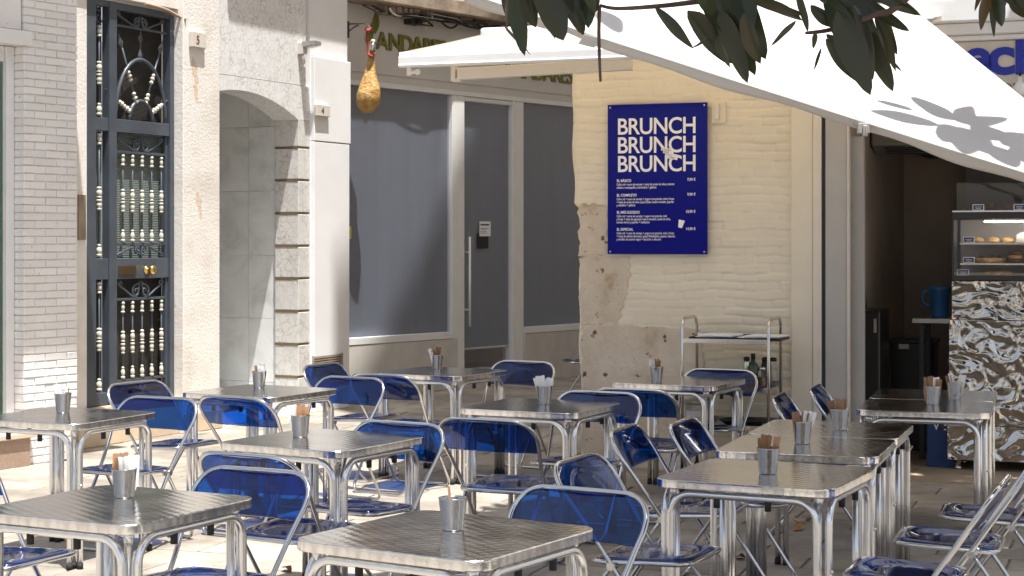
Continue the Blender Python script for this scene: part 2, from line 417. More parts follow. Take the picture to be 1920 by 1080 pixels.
def inst(name, me, parent=None, loc=(0, 0, 0), rz=0, rot=None, sc=None):
    o = bpy.data.objects.new(name, me); COL.objects.link(o); o.parent = parent; o.location = loc
    o.rotation_euler = rot if rot else (0, 0, rz)
    if sc: o.scale = sc
    return o
def tag(o, label, cat, group=None, kind=None):
    if label: o['label'] = label
    if cat: o['category'] = cat
    if group: o['group'] = group
    if kind: o['kind'] = kind
    return o
def thing(name, label, cat, loc=(0, 0, 0), rz=0, group=None):
    o = bpy.data.objects.new(name, None); COL.objects.link(o); o.location = loc; o.rotation_euler = (0, 0, rz); o.empty_display_size = 0.1
    return tag(o, label, cat, group)
def wallthing(fr, name, label, cat): return thing(name, label, cat, (fr.o.x, fr.o.y, 0), fr.a)
def copy_tree(o, parent=None):
    c = o.copy(); COL.objects.link(c); c.parent = parent
    for ch in list(o.children): copy_tree(ch, c)
    return c
def smoothpath(pts, closed=False, k=6):
    pts = [Vector(p) for p in pts]; n = len(pts); out = []
    for i in range(n if closed else n-1):
        p0 = pts[(i-1) % n] if (closed or i > 0) else pts[i]; p1 = pts[i]; p2 = pts[(i+1) % n]
        p3 = pts[(i+2) % n] if (closed or i+2 < n) else p2
        for j in range(k):
            t = j/k; t2 = t*t; t3 = t2*t
            out.append(0.5*((2*p1)+(p2-p0)*t+(2*p0-5*p1+4*p2-p3)*t2+(3*p1-p0-3*p2+p3)*t3))
    if not closed: out.append(pts[-1])
    return out
def text(name, body, size, mat, parent, loc, extrude=0.001, bold=0.0, align='LEFT', rot=(pi/2, 0, 0), sx=1.0, space=1.0):
    c = bpy.data.curves.new(name, 'FONT'); c.body = body; c.size = size; c.extrude = extrude; c.offset = bold
    c.align_x = align; c.space_character = space; c.resolution_u = 4
    c.materials.append(M(mat))
    o = bpy.data.objects.new(name, c); COL.objects.link(o); o.parent = parent; o.location = loc; o.rotation_euler = rot; o.scale = (sx, 1, 1)
    return o

# ================================================================== GROUND
g = MB().add([(-120, -60, -0.012), (120, -60, -0.012), (120, 160, -0.012), (-120, 160, -0.012)], [(0, 1, 2, 3)]).build('ground', 'joint_sand')
tag(g, 'stone slab pavement of the pedestrian street', None, kind='structure')
def slabmesh(lx, ly, seed):
    r = random.Random(seed); c = 0.006; j = lambda: r.uniform(-0.0015, 0.0015)
    x, y = lx/2-0.0065, ly/2-0.0065
    b = [(-x, -y), (x, -y), (x, y), (-x, y)]
    vs = [(p[0], p[1], -0.03) for p in b]+[(p[0]+j(), p[1]+j(), -c*0.7) for p in b]+[(p[0]*(1-c/x), p[1]*(1-c/y), j()*0.8) for p in b]
    fs = [(4,5,9,8),(5,6,10,9),(6,7,11,10),(7,4,8,11),(8,9,10,11),(0,1,5,4),(1,2,6,5),(2,3,7,6),(3,0,4,7)]
    return vs, fs
SL, SW = 0.62, 0.31
slabme = []
for k in range(6):
    b = MB(); b.add(*slabmesh(SL, SW, k)); me = b.mesh('paving_slab'); me.materials.append(M('paving_stone')); slabme.append(me)
ga = radians(-20); gu = Vector((cos(ga), sin(ga))); gv = Vector((-sin(ga), cos(ga)))
cand = []
for j in range(-70, 75):
    for i in range(-22, 24):
        c = gu*(i*SL+(0.31 if j % 2 else 0.0)+0.1*((j*37) % 5-2)/5)+gv*(j*SW)
        if c.y < -14.0: continue
        ok = True
        for fr, s0, s1 in ((BR, -3, 0.6), (W2, -0.3, 3.9), (AN, 0.0, 5.0), (CF, 0.0, 6.0)):
            q = c-fr.o; sx_ = q.dot(fr.d); sy_ = q.dot(fr.n)
            if s0 <= sx_ <= s1 and sy_ > 0.25: ok = False
        if not ok: continue
        if abs(c.y) < 0.01: c.y = 0.01
        py = YH+CAMH*F/c.y; px = 960+F*c.x/c.y
        vis = c.y > 4 and -60 < px < 1980 and py < 1110
        cand.append((vis, 1/c.y**3, c))
vis = sorted([c for c in cand if c[0]], key=lambda q: -q[1]); rest = [c for c in cand if not c[0]]
rr = random.Random(3)
for n, (_, _, c) in enumerate(vis[:300]):
    o = inst('paving_slab', slabme[n % 6], g, (c.x, c.y, rr.uniform(-0.002, 0.002)), ga, sc=None)
    o.rotation_euler = (rr.uniform(-0.003, 0.003), rr.uniform(-0.003, 0.003), ga)
mb = MB()
for n, (_, _, c) in enumerate(vis[300:]+rest):
    vs, fs = slabmesh(SL, SW, n % 6)
    mb.add([(c.x+gu.x*x+gv.x*y, c.y+gu.y*x+gv.y*y, z) for x, y, z in vs], fs)
o = mb.build('paving_slabs_beyond', 'paving_stone', g); o['kind'] = 'stuff'

# ================================================================== WHITE BRICK HOUSE (far left)
bh = wallthing(BR, 'brick_house', 'white painted brick house with a shop window at the far left edge', 'house')
box('wall', 'mortar', bh, 0.007, 0.50, 0.008, 0.4, 0, 4.3)
CH = 0.0577
bm = {}
def brickme(l, d):
    k = (round(l, 3), round(d, 3))
    if k not in bm:
        lst = []
        for q in range(3):
            r = random.Random(q*11+int(l*1000)); h = CH-0.0085; c = 0.004
            b = MB(); J = lambda: r.uniform(-0.0018, 0.0018)
            x0, x1, y0, y1, z0, z1 = 0, l, 0, d, 0, h
            vs = [(x0,y1,z0),(x1,y1,z0),(x1,y1,z1),(x0,y1,z1),(x0+J(),y0+c,z0+J()),(x1+J(),y0+c,z0+J()),(x1+J(),y0+c,z1+J()),(x0+J(),y0+c,z1+J()),
                  (x0+c,y0+J(),z0+c+J()),(x1-c,y0+J(),z0+c+J()),(x1-c,y0+J(),z1-c+J()),(x0+c,y0+J(),z1-c+J())]
            b.add(vs, [(3,2,1,0),(0,1,5,4),(1,2,6,5),(2,3,7,6),(3,0,4,7),(4,5,9,8),(5,6,10,9),(6,7,11,10),(7,4,8,11),(8,9,10,11)])
            me = b.mesh('brick'); me.materials.append(M('brick_white')); lst.append(me)
        bm[k] = lst
    return bm[k]
for r in range(74):
    z = 0.004+r*CH
    rows = [(0, 0.2), (0.207, 0.2), (0.414, 0.096)] if r % 2 else [(0, 0.1), (0.107, 0.2), (0.314, 0.196)]
    for n, (s, l) in enumerate(rows):
        if n == 0 and z > 3.28 and z < 3.42: pass
        o = inst('brick', random.choice(brickme(l, 0.15 if n == 0 else 0.06)), bh, (s+random.uniform(-0.001, 0.001), random.uniform(-0.0025, 0.0025), z))
fx = -0.02
box('window_frame', 'frame_white', bh, -0.075, -0.002, 0.10, 0.17, 0.35, 3.06, 0.004)
box('window_frame', 'frame_white', bh, -1.6, -0.077, 0.12, 0.17, 2.95, 3.06, 0.004)
box('window_head', 'frame_white', bh, -1.6, 0.055, -0.03, 0.20, 3.065, 3.17, 0.006)
box('window_pane', 'green_glass', bh, -1.6, -0.077, 0.14, 0.148, 0.35, 2.945)
box('shop_interior', 'room_grey', bh, -1.6, -0.02, 0.6, 0.62, 0, 3.1)
o = box('sill_block', 'granite_red', bh, -1.7, 0.02, -0.045, 0.15, 0, 0.205, 0.004)
box('sill_slab', 'granite_top', bh, -1.72, 0.06, -0.07, 0.16, 0.207, 0.245, 0.006)
box('upper_wall', 'brick_white', bh, -1.7, 0.50, 0.0, 0.4, 4.305, 9.0)
box('upper_wall', 'brick_white', bh, -1.7, -0.01, 0.02, 0.4, 3.18, 4.3)
box('balcony', 'plinth', bh, -3.0, 0.55, -1.02, 0.0, 5.05, 5.2, 0.01)

# ================================================================== HOUSE NUMBER 5
h5 = wallthing(W2, 'plastered_house', 'cream plastered house with a tall iron door, peeling beside the door', 'house')
d0 = 0.02; d1 = W2.x(334, 0.0); dp = 1.65
zt = W2.z(270, 14, 0.05)
def roughwall(fn, nu, nv, amp, seed):
    r = random.Random(seed)
    def f(u, v):
        x, y, z = fn(u, v); e = 0.0 if u in (0.0, 1.0) else 1.0
        return (x, y-r.uniform(0, amp)*e, z)
    return MB().grid(f, nu, nv)
zb = W2.z(250, 752, 0.08)
box('wall', 'plaster', h5, -0.6, d0, 0.03, 0.5, 0, 4.6)
mb = MB().box(d1+0.003, dp, -0.052, 0.5, 0, 8.5); mb.build('pier', 'plaster', h5, 0.008)
box('wall_above_door', 'plaster', h5, -0.6, d1, 0.0, 0.5, zt+0.03, 8.5)
box('base_step', 'base_beige', h5, -0.12, d1, -0.01, 0.6, 0, zb-0.005, 0.008)
box('pier_base', 'base_beige', h5, d1+0.01, dp+0.015, -0.075, 0.1, 0, 0.17, 0.01)
mb = MB().tube(smoothpath([(d1-0.45, -0.008, zt+0.02), (d1-0.2, -0.012, zt+0.005), (d1-0.02, -0.01, zt-0.03), (d1+0.03, -0.06, zt-0.06)]), 0.014, 6)
mb.build('rusty_lintel_edge', 'granite_red', h5)
# mail slot column left of door
box('letter_box', 'ledge_brown', h5, -0.09, -0.005, 0.012, 0.03, W2.z(155, 450), W2.z(155, 365), 0.003)
# --- door (recessed), measured on a plane 5 cm in
YD = 0.06
dr = bpy.data.objects.new('door', None); COL.objects.link(dr); dr.parent = h5
X = lambda px: W2.x(px, YD)
Zm = lambda py: W2.z(270, py, YD)
# levels measured along the middle of the leaf
zT, zA0, zB1, zB0, zU0, zL1, zL0, zE = zt, Zm(236), Zm(236), Zm(250), Zm(486), Zm(492), Zm(522), zb
lv = dict(top=zt, fan0=Zm(228), rail0=Zm(252), up1=Zm(252), up0=Zm(484), lock0=Zm(522), low0=Zm(735))
xa, xb, xc, xd = d0, X(177), X(202), X(216)
xe = d1
def bar(x0, x1, z0, z1, y0=0.0, y1=0.05, name='door_frame', mat='iron', bv=0.004):
    return box(name, mat, dr, x0, x1, YD+y0, YD+y1, z0, z1, bv)
bar(xa, xb, zb, lv['top'], -0.02, 0.06); bar(xc, xd, zb, lv['top'], -0.02, 0.06); bar(xe-0.055, xe, zb, lv['top'], -0.02, 0.06)
bar(xb, xc, lv['top']-0.05, lv['top'], -0.015, 0.055); bar(xd, xe-0.055, lv['top']-0.06, lv['top'], -0.015, 0.055)
bar(xb, xc, lv['rail0'], lv['fan0'], -0.012, 0.055); bar(xd, xe-0.055, lv['rail0'], lv['fan0'], -0.012, 0.055)
bar(xb, xc, lv['lock0'], lv['up0'], -0.008, 0.055); bar(xd, xe-0.055, lv['lock0'], lv['up0'], -0.004, 0.055, 'lock_rail')
bar(xb, xc, zb, zb+0.1, -0.008, 0.055); bar(xd, xe-0.055, zb, zb+0.06, -0.008, 0.055)
# inner leaf frames (thin)
li0, li1 = xd+0.03, xe-0.085
for za, zc in ((lv['up0'], lv['rail0']), (zb+0.06, lv['lock0'])):
    bar(xd+0.002, li0, za, zc, 0.005, 0.045, bv=0.003); bar(li1, xe-0.057, za, zc, 0.005, 0.045, bv=0.003)
m_, t_, b_ = nodes('ribbed_glass'); wv_ = N(t_, 'ShaderNodeTexWave', bands_direction='Z', i_Scale=22.0); t_.links.new(coords(t_), wv_.inputs['Vector'])
setp(b_, Base_Color=(0.13, 0.155, 0.145), Roughness=0.18); bump(t_, b_, wv_.outputs['Fac'], 0.6, 0.01)
m_, t_, b_ = nodes('mesh_dark'); wv_ = N(t_, 'ShaderNodeTexWave', bands_direction='Z', i_Scale=30.0); t_.links.new(coords(t_), wv_.inputs['Vector'])
setp(b_, Base_Color=(0.020, 0.017, 0.015), Roughness=0.5); bump(t_, b_, wv_.outputs['Fac'], 0.5, 0.01)
box('fanlight_pane', 'mesh_dark', dr, xd, xe-0.055, YD+0.075, YD+0.08, lv['fan0'], lv['top']-0.05)
box('upper_pane', 'ribbed_glass', dr, xd, xe-0.055, YD+0.06, YD+0.066, lv['up0'], lv['rail0'])
box('lower_pane', 'mesh_dark', dr, xd, xe-0.055, YD+0.075, YD+0.08, zb+0.06, lv['lock0'])
for za, zc, mt in ((lv['fan0'], lv['top']-0.05, 'mesh_dark'), (lv['up0'], lv['rail0'], 'ribbed_glass'), (zb+0.1, lv['lock0'], 'mesh_dark')):
    box('side_pane', mt, dr, xb, xc, YD+0.065, YD+0.07, za, zc)
def baluster(x, z0, z1, scale=1.0, y=0.02):
    b = MB(); b.cyl((0, 0, 0), (0, 0, z1-z0), 0.0085*scale, 8); b.mi = 1
    def bead(c, r, h): b.lathe([(0.004, c-h), (r*0.75, c-h*0.9), (r, c-h*0.4), (r*0.98, c+h*0.3), (r*0.6, c+h*0.9), (0.004, c+h)], 10, caps=False)
    L = z1-z0; sc = scale
    bead(0.02, 0.024*sc, 0.014); bead(0.058, 0.023*sc, 0.028); bead(0.098, 0.016*sc, 0.010)
    bead(L-0.02, 0.021*sc, 0.012); bead(L-0.055, 0.019*sc, 0.024); bead(L-0.092, 0.022*sc, 0.010)
    c = L*0.47
    for dz, r, h in ((-0.083, 0.021, 0.011), (-0.05, 0.023, 0.026), (-0.014, 0.025, 0.011), (0.012, 0.023, 0.009), (0.048, 0.024, 0.028), (0.085, 0.021, 0.011)): bead(c+dz, r*sc, h)
    o = b.build('baluster', ['iron', 'bead'], dr); o.location = (x, YD+y, z0); return o
zu1, zu0 = Zm(290), Zm(455); zl1, zl0 = Zm(562), Zm(708)
for px in (234, 252, 270, 288, 306):
    baluster(X(px), zu0, zu1, 0.8); baluster(X(px), zl0, zl1, 0.8)
for za, zc in ((zu1, zu1+0.02), (zu0-0.02, zu0), (zl1, zl1+0.02), (zl0-0.02, zl0)): bar(li0, li1, za, zc, 0.012, 0.03, 'cross_bar', bv=0.002)
xs_ = (xb+xc)/2
baluster(xs_, lv['fan0']+0.01, W2.z(190, 45, YD), 1.0); baluster(xs_, lv['up0']+0.01, lv['rail0']-0.01, 1.0); baluster(xs_, zb+0.11, lv['lock0']-0.01, 1.0)
def spiral(cx, cz, r, turns, a0, sgn=1, k=22):
    return [(cx+r*(1-0.82*i/k)*cos(a0+sgn*turns*2*pi*i/k), 0, cz+r*(1-0.82*i/k)*sin(a0+sgn*turns*2*pi*i/k)) for i in range(k+1)]
def scrolls(x0, x1, z0, z1, up):
    """a pair of mirrored scrollwork bars with volutes at the middle and the far ends"""
    c = (x0+x1)/2; h = z1-z0; w_ = x1-x0; b = MB(); r = 0.36*h
    for sg in (-1, 1):
        zc = z0+r*1.02 if not up else z1-r*1.02
        ze = z1-0.02*h if not up else z0+0.02*h
        sp = spiral(c+sg*r*1.1, zc, r, 1.35, pi/2 if not up else -pi/2, -sg if not up else sg)
        far = (c+sg*w_*0.46, 0, ze)
        b.tube([(p[0], YD+0.02, p[2]) for p in sp][::-1]+[(c+sg*r*0.15, YD+0.02, sp[0][2]+(0.1 if not up else -0.1)*h)], 0.0092, 7)
        zz = z0 if not up else z1
        b.tube(smoothpath([(c+sg*0.012, YD+0.02, z1-0.01 if not up else z0+0.01), (c+sg*r*1.1, YD+0.02, zz+(0.03*h if not up else -0.03*h)), (c+sg*w_*0.34, YD+0.02, (z0+z1)/2), (c+sg*w_*0.47, YD+0.02, z1-0.02 if not up else z0+0.02)]), 0.0092, 7)
        sp2 = spiral(c+sg*(w_*0.47-0.6*r), z0+0.62*r if up else z1-0.62*r, r*0.55, 1.2, 0 if sg > 0 else pi, -sg if up else sg)
        b.tube([(p[0], YD+0.02, p[2]) for p in sp2], 0.0085, 7)
    return b.build('scrollwork', 'iron', dr)
scrolls(li0, li1, zu1+0.02, lv['rail0']-0.015, False)
scrolls(li0, li1, lv['up0']+0.01, zu0-0.02, True)
scrolls(li0, li1, zl1+0.02, lv['lock0']-0.01, False)
scrolls(li0, li1, zb+0.065, zl0-0.02, True)
# fanlight: rail with scrolls, arch, radiating spears
fx0, fx1 = xd, xe-0.055
zr = W2.z(270, 53, YD)
bar(fx0, fx1, zr-0.018, zr, 0.012, 0.03, 'cross_bar', bv=0.002)
scrolls(fx0+0.02, fx1-0.02, zr, lv['top']-0.062, False)
sb = MB()
for sg in (-1, 1): sb.tube([(p[0], YD+0.02, p[2]) for p in spiral(xs_, W2.z(190, 24, YD)+sg*0.04, 0.045, 1.3, 0, sg)], 0.006, 6)
sb.build('scrollwork', 'iron', dr)
ac = (fx0+fx1)/2; az = lv['fan0']; aw = (fx1-fx0)/2-0.02; ah = W2.z(268, 112, YD)-az
b = MB()
for ra in (1.0,): b.tube([(ac-aw*ra*cos(a), YD+0.015, az+ah*ra*sin(a)) for a in [pi*i/24 for i in range(25)]], 0.016, 8, sx=1.0)
b.tube([(ac-0.15*cos(a), YD+0.015, az+0.17*sin(a)) for a in [pi*i/14 for i in range(15)]], 0.016, 8)
b.build('arch_bar', 'iron', dr)
for k, (an, ln) in enumerate(((152, 0.62), (112, 1.05), (68, 1.05), (30, 0.62))):
    a = radians(an); d = Vector((cos(a), 0, sin(a))); p0 = Vector((ac, YD+0.015, az))+d*0.17
    e = 1/sqrt((cos(a)/aw)**2+(sin(a)/ah)**2)
    p1 = Vector((ac, YD+0.015, az))+d*(e-0.02); p2 = Vector((ac, YD+0.015, az))+d*(e+0.17 if ln > 1 else e+0.05)
    b = MB(); b.cyl(p0, p2, 0.0085, 8)
    t = p2+d*0.13; n_ = Vector((d.z, 0, -d.x))
    b.add([p2+n_*0.008, p2-n_*0.008, p2+d*0.04+n_*0.03, p2+d*0.04-n_*0.03, t, p2+d*0.05+Vector((0, -0.008, 0)), p2+d*0.05+Vector((0, 0.008, 0))],
          [(0, 2, 5), (2, 4, 5), (4, 3, 5), (3, 1, 5), (1, 0, 5), (2, 0, 6), (4, 2, 6), (3, 4, 6), (1, 3, 6), (0, 1, 6)])
    b.mi = 1
    for q, r in ((0.0, 0.023), (0.035, 0.026), (0.07, 0.019)): b.tube([p0+d*(q-0.014), p0+d*q, p0+d*(q+0.016)], [0.012, r, 0.012], 8)
    for q, r in ((0.02, 0.019), (0.05, 0.024), (0.085, 0.02)): b.tube([p1-d*(q+0.014), p1-d*q, p1-d*(q-0.014)], [0.011, r, 0.011], 8)
    b.build('spear', ['iron', 'bead'], dr)
b = MB()
for zc, h in ((W2.z(270, 73, YD), 0.05), (W2.z(270, 105, YD), 0.075)):
    b.add([(ac, YD+0.02, zc+h), (ac+0.035, YD+0.02, zc), (ac, YD+0.02, zc-h), (ac-0.035, YD+0.02, zc), (ac, YD+0.008, zc), (ac, YD+0.032, zc)], [(0, 3, 4), (3, 2, 4), (2, 1, 4), (1, 0, 4), (3, 0, 5), (2, 3, 5), (1, 2, 5), (0, 1, 5)])
b.tube([(ac, YD+0.02, zr), (ac, YD+0.02, az+ah)], 0.006, 6)
b.build('diamond_ornament', 'iron', dr)
zk = Zm(506)
kb = MB(); kb.lathe([(0.036, 0), (0.036, 0.008), (0.016, 0.014), (0.015, 0.035), (0.034, 0.045), (0.041, 0.062), (0.036, 0.08), (0.015, 0.09)], 18)
o = kb.build('door_knob', 'brass', dr); o.location = (X(274), YD-0.004, zk); o.rotation_euler = (pi/2, 0, 0)
box('letter_slot', 'brass_dark', dr, X(221), X(254), YD-0.012, YD, zk-0.04, zk+0.04, 0.004)
# ================================================================== MARBLE PORTAL + WHITE WALL (number 4)
h4 = wallthing(W2, 'marble_fronted_house', 'marble faced house front with an arched grey passage', 'house')
sL, sR, sE, sW = dp, W2.x(560), W2.x(581), W2.x(655)
zs = 2.78; zc = 2.99; sc0 = 2.05
def archz(s): 
    return zc-(zc-zs)*((s-sc0)/(sR-sc0))**2
arc = [sL+(sR-sL)*i/20 for i in range(21)]
top = 8.5
zj1, zj2 = W2.z(480, 148), W2.z(480, 94)
# lintel slab under first joint, slabs above
b = MB(); b.prism([(s, archz(s)) for s in arc]+[(sE, zs+0.0), (sE, zj1-0.003), (sL, zj1-0.003)][0:0]+[(sR, zj1-0.003), (sL, zj1-0.003)], 0.0, 0.28)
b.build('arch_slab', 'marble_white', h4)
for za, zd in ((zj1, zj1+0.98), (zj1+0.984, zj1+2.0)):
    box('marble_slab', 'marble_white', h4, sL, sE-0.07, 0.0, 0.28, za, zd, 0.002)
box('marble_slab', 'marble_white', h4, sR+0.002, sE, 0.001, 0.28, zs+0.003, zj1-0.003, 0.002)
box('marble_slab', 'marble_quoin', h4, sE-0.068, sE, 0.03, 0.28, zj1, zj1+2.0, 0.002)
zq = zs; qn = [W2.z(570, y) for y in (277, 338, 400, 461, 522, 583, 645, 706)]
prev = zs
for z in qn+[0.0]:
    box('quoin_block', 'marble_quoin', h4, sR, sE, 0.0, 0.27, z+0.011, prev-0.011 if prev != zs else prev, 0.005)
    if z > 0.05: box('bronze_strip', 'strip_bronze', h4, sR-0.003, sE-0.008, 0.008, 0.272, z-0.010, z+0.010)
    prev = z
# passage: far side wall is tiled (faces along the wall), back wall, ceiling
ys = [0.275, 0.60, 1.02, 1.44, 1.86, 2.28]
zz = [-0.02, 0.42, 0.86, 1.30, 1.74, 2.18, 2.62, 3.1]
zz = [W2.z(480, y) for y in (853, 730, 604, 480, 353, 226, 100)]
box('passage_wall', 'mortar', h4, sR+0.045, sR+0.3, 0.281, 2.6, 0, 3.35)
tcache = {}
for i in range(len(ys)-1):
    for j in range(len(zz)-1):
        w_, h_ = ys[i+1]-ys[i]-0.003, zz[j+1]-zz[j]-0.003
        k = (round(w_, 3), round(h_, 3))
        if k not in tcache:
            bb = MB().box(0, 0.015, 0, w_, 0, h_); me = bb.mesh('tile'); me.materials.append(M('marble_grey')); tcache[k] = me
        inst('tile', tcache[k], h4, (sR+0.03+random.uniform(-0.0007, 0.0007), ys[i], zz[j]))
box('passage_back', 'marble_grey', h4, sL-0.6, sR+0.03, 2.35, 2.5, 0, 3.35)
box('passage_side', 'white_paint', h4, sL-0.7, sL-0.001, 0.55, 2.35, 0, 3.35)
box('passage_floor', 'marble_grey', h4, sL-0.6, sR+0.03, 0.0, 2.35, -0.02, 0.012)
box('passage_ceiling', 'white_paint', h4, sL-0.6, sR+0.03, 0.29, 2.35, 3.2, 3.34)
b = MB()
for px in (452, 459): b.tube([(W2.x(px, 0.5), 0.45, 3.2), (W2.x(px, 0.5), 0.45, 3.10)], 0.014, 6)
b.build('ceiling_hook', 'black_metal', h4)
box('pier_top', 'white_paint', h4, sL, sE, 0.0, 0.4, zj1+2.005, top)
# balcony casting the shadow line on the marble and the white wall
box('balcony', 'plinth', h4, sL-0.02, sW+0.0, -0.325, 0.0, 5.02, 5.2, 0.01)
# white rendered wall next to it, with raised box panel
box('render_wall', 'white_paint', h4, sE+0.001, W2.x(651), 0.0, 0.55, 0, top)
zp1, zp0 = W2.z(620, 112), W2.z(620, 268)
box('raised_panel', 'white_paint', h4, sE+0.012, W2.x(657, -0.04), -0.045, 0.54, zp0+0.003, zp1, 0.006)
box('raised_panel', 'white_paint', h4, sE+0.012, W2.x(655, -0.04), -0.042, 0.54, 0, zp0-0.003, 0.006)
box('plate_joint', 'strip_bronze', h4, sE+0.02, sE+0.16, -0.002, 0.0, W2.z(600, 110)+0.012, W2.z(600, 110)+0.018)
# vent grille
vx0, vx1, vz0, vz1 = W2.x(587, -0.05), W2.x(640, -0.05), W2.z(612, 705, -0.05), W2.z(612, 667, -0.05)
vg = thing('vent_grille', 'dark slatted vent low on the white wall beside the shop window', 'vent', W2.loc(0, -0.046, 0), W2.a)
box('backing', 'black_plastic', vg, vx0, vx1, -0.004, 0, vz0, vz1)
nsl = 9
for k in range(nsl):
    z = vz0+(vz1-vz0)*(k+0.2)/nsl; box('slat', 'ledge_brown', vg, vx0+0.005, vx1-0.005, -0.016, -0.004, z, z+(vz1-vz0)/nsl*0.55)
box('frame', 'ledge_brown', vg, vx0-0.01, vx0+0.004, -0.018, 0, vz0-0.01, vz1+0.01); box('frame', 'ledge_brown', vg, vx1-0.004, vx1+0.01, -0.018, 0, vz0-0.01, vz1+0.01)
# number plates
def plate(px0, px1, py0, py1, yo, txt, label, ink):
    x0, z1 = W2.at(px0, py0, yo); x1, z0 = W2.at(px1, py1, yo)
    p = thing('house_number_plate', label, 'number plate', W2.loc((x0+x1)/2, yo, (z0+z1)/2), W2.a)
    w_, h_ = (x1-x0)/2, (z1-z0)/2
    box('plate', 'plate', p, -w_, w_, -0.035, 0, -h_, h_, 0.006)
    text('numeral', txt, h_*1.5, ink, p, (-0.02, -0.037, -h_*0.52), 0.001, 0.0, 'CENTER', sx=1.1)
plate(354, 381, 58, 92, -0.055, '5', 'square cream number plate reading 5 on the peeling plaster pier', 'ink_red')
plate(589, 614, 195, 220, -0.047, '4', 'square cream number plate reading 4 on the white wall', 'ink_dark')
# flood lamp on the marble
fl = thing('flood_lamp', 'small grey floodlight on a bracket at the corner of the marble front', 'lamp', W2.loc(W2.x(560, 0), 0, W2.z(563, 90)), W2.a)
b = MB().box(-0.02, 0.05, -0.06, 0.0, -0.06, 0.04); b.tube(smoothpath([(0.02, -0.03, -0.04), (0.0, -0.05, -0.1), (0.03, -0.04, -0.14), (0.01, -0.01, -0.18)]), 0.012, 6); b.build('bracket', 'plinth', fl)
b = MB().add([(-0.02,-0.05,0.0),(0.10,-0.05,0.0),(0.10,-0.19,0.02),(-0.02,-0.19,0.02),(-0.02,-0.05,0.055),(0.10,-0.05,0.055),(0.10,-0.19,0.06),(-0.02,-0.19,0.06)], [(0,1,2,3),(7,6,5,4),(0,4,5,1),(1,5,6,2),(2,6,7,3),(3,7,4,0)])
b.build('lamp_head', 'grey_alu', fl, 0.004)
MB().add([(0.0,-0.08,-0.002),(0.09,-0.08,-0.002),(0.09,-0.17,0.014),(0.0,-0.17,0.014)], [(0,1,2,3)]).build('lens', 'paper', fl)

# ================================================================== SHOP (recessed, number 4)
sh = wallthing(AN, 'white_shop_front', 'white shop front with frosted window panes and glass door', 'shop')
aL, aR = AN.x(640), AN.x(1130)
A = lambda px, yo=0.0: AN.x(px, yo)
zwT = AN.z(750, 168); zwB = AN.z(750, 628); zpl = AN.z(750, 641)
box('fascia', 'shop_wall', sh, aL, aR+0.6, 0.0, 0.4, zwT+0.055, 4.095)
box('fascia_board', 'shop_wall', sh, aL, aR+0.6, -0.012, 0.0, zwT+0.14, zwT+0.44)
x1, x2, x3, x4 = A(846), A(868), A(956), A(980)
box('head_frame', 'frame_white', sh, aL, aR+0.6, -0.02, 0.08, zwT, zwT+0.052, 0.004)
for a_, b_ in ((x1, x1+0.085), (x1+0.089, x2+0.01), (x3+0.03, x3+0.085), (x3+0.09, x4)): box('mullion', 'frame_white', sh, a_, b_, -0.015, 0.09, 0, zwT-0.002, 0.005)
box('sill', 'frame_white', sh, aL, x1, -0.035, 0.08, zpl, zwB, 0.005); box('sill', 'frame_white', sh, x4+0.002, aR+0.6, -0.035, 0.08, zpl, zwB, 0.005)
box('plinth', 'plinth', sh, aL, x1+0.08, -0.03, 0.3, 0, zpl-0.003, 0.006); box('plinth', 'plinth', sh, x4+0.002, aR+0.6, -0.03, 0.3, 0, zpl-0.003, 0.006)
for a_, b_ in ((aL, x1-0.002), (x4+0.002, aR+0.6)):
    box('window_pane', 'clear_glass', sh, a_, b_, 0.03, 0.038, zwB, zwT)
    box('window_film', 'grey_blind', sh, a_, b_, 0.055, 0.06, zwB, zwT)
# door
zdT = AN.z(915, 193); zdB = AN.z(915, 694); zdk = AN.z(915, 650)
box('door_head', 'frame_white', sh, x2+0.012, x3+0.028, -0.005, 0.07, zdT, zwT-0.003, 0.004)
box('threshold', 'plinth', sh, x2, x3+0.03, -0.03, 0.4, 0, zdB-0.004)
do = bpy.data.objects.new('door', None); COL.objects.link(do); do.parent = sh
box('door_pane', 'clear_glass', do, x2+0.014, x3+0.026, 0.03, 0.04, zdB, zdT-0.003)
box('door_film', 'grey_blind', do, x2+0.014, x3+0.026, 0.05, 0.054, zdk, zdT-0.003)
box('film_rail', 'frame_white', do, x2+0.014, x3+0.026, 0.044, 0.056, zdk-0.02, zdk)
hx = A(881, -0.06)
b = MB().cyl((hx, -0.06, AN.z(881, 611)), (hx, -0.06, AN.z(881, 444)), 0.014, 10)
for y in (473, 580): b.cyl((hx, -0.06, AN.z(881, y)), (hx-0.0, 0.03, AN.z(881, y)), 0.009, 8)
b.build('door_handle', 'frame_white', do)
box('dark_interior', 'room_brown', sh, aL, aR+0.6, 1.2, 1.25, 0, zwT)
for px0, px1, py0, py1, mt, yo in ((899, 920, 415, 443, 'paper', 0.026), (895, 916, 438, 466, 'black_plastic', 0.028)):
    a0, z1 = AN.at(px0, py0, yo); a1, z0 = AN.at(px1, py1, yo)
    nt_ = thing('door_notice' if mt == 'paper' else 'dark_door_sticker', 'white printed notice taped inside the shop door' if mt == 'paper' else 'dark square sticker just below the white notice on the shop door', 'notice' if mt == 'paper' else 'sticker', AN.loc(a0, yo, z0), AN.a)
    box('sheet', mt, nt_, 0, a1-a0, 0, 0.002, 0, z1-z0)
    if mt == 'paper':
        for k, (u, hgt) in enumerate(((0.72, 0.030), (0.52, 0.008), (0.44, 0.008), (0.30, 0.008), (0.2, 0.008))):
            box('print_line', 'ink_dark', nt_, 0.02, (a1-a0)*(0.85 if k < 2 else 0.62), -0.001, 0, (z1-z0)*u, (z1-z0)*u+hgt*0.6)
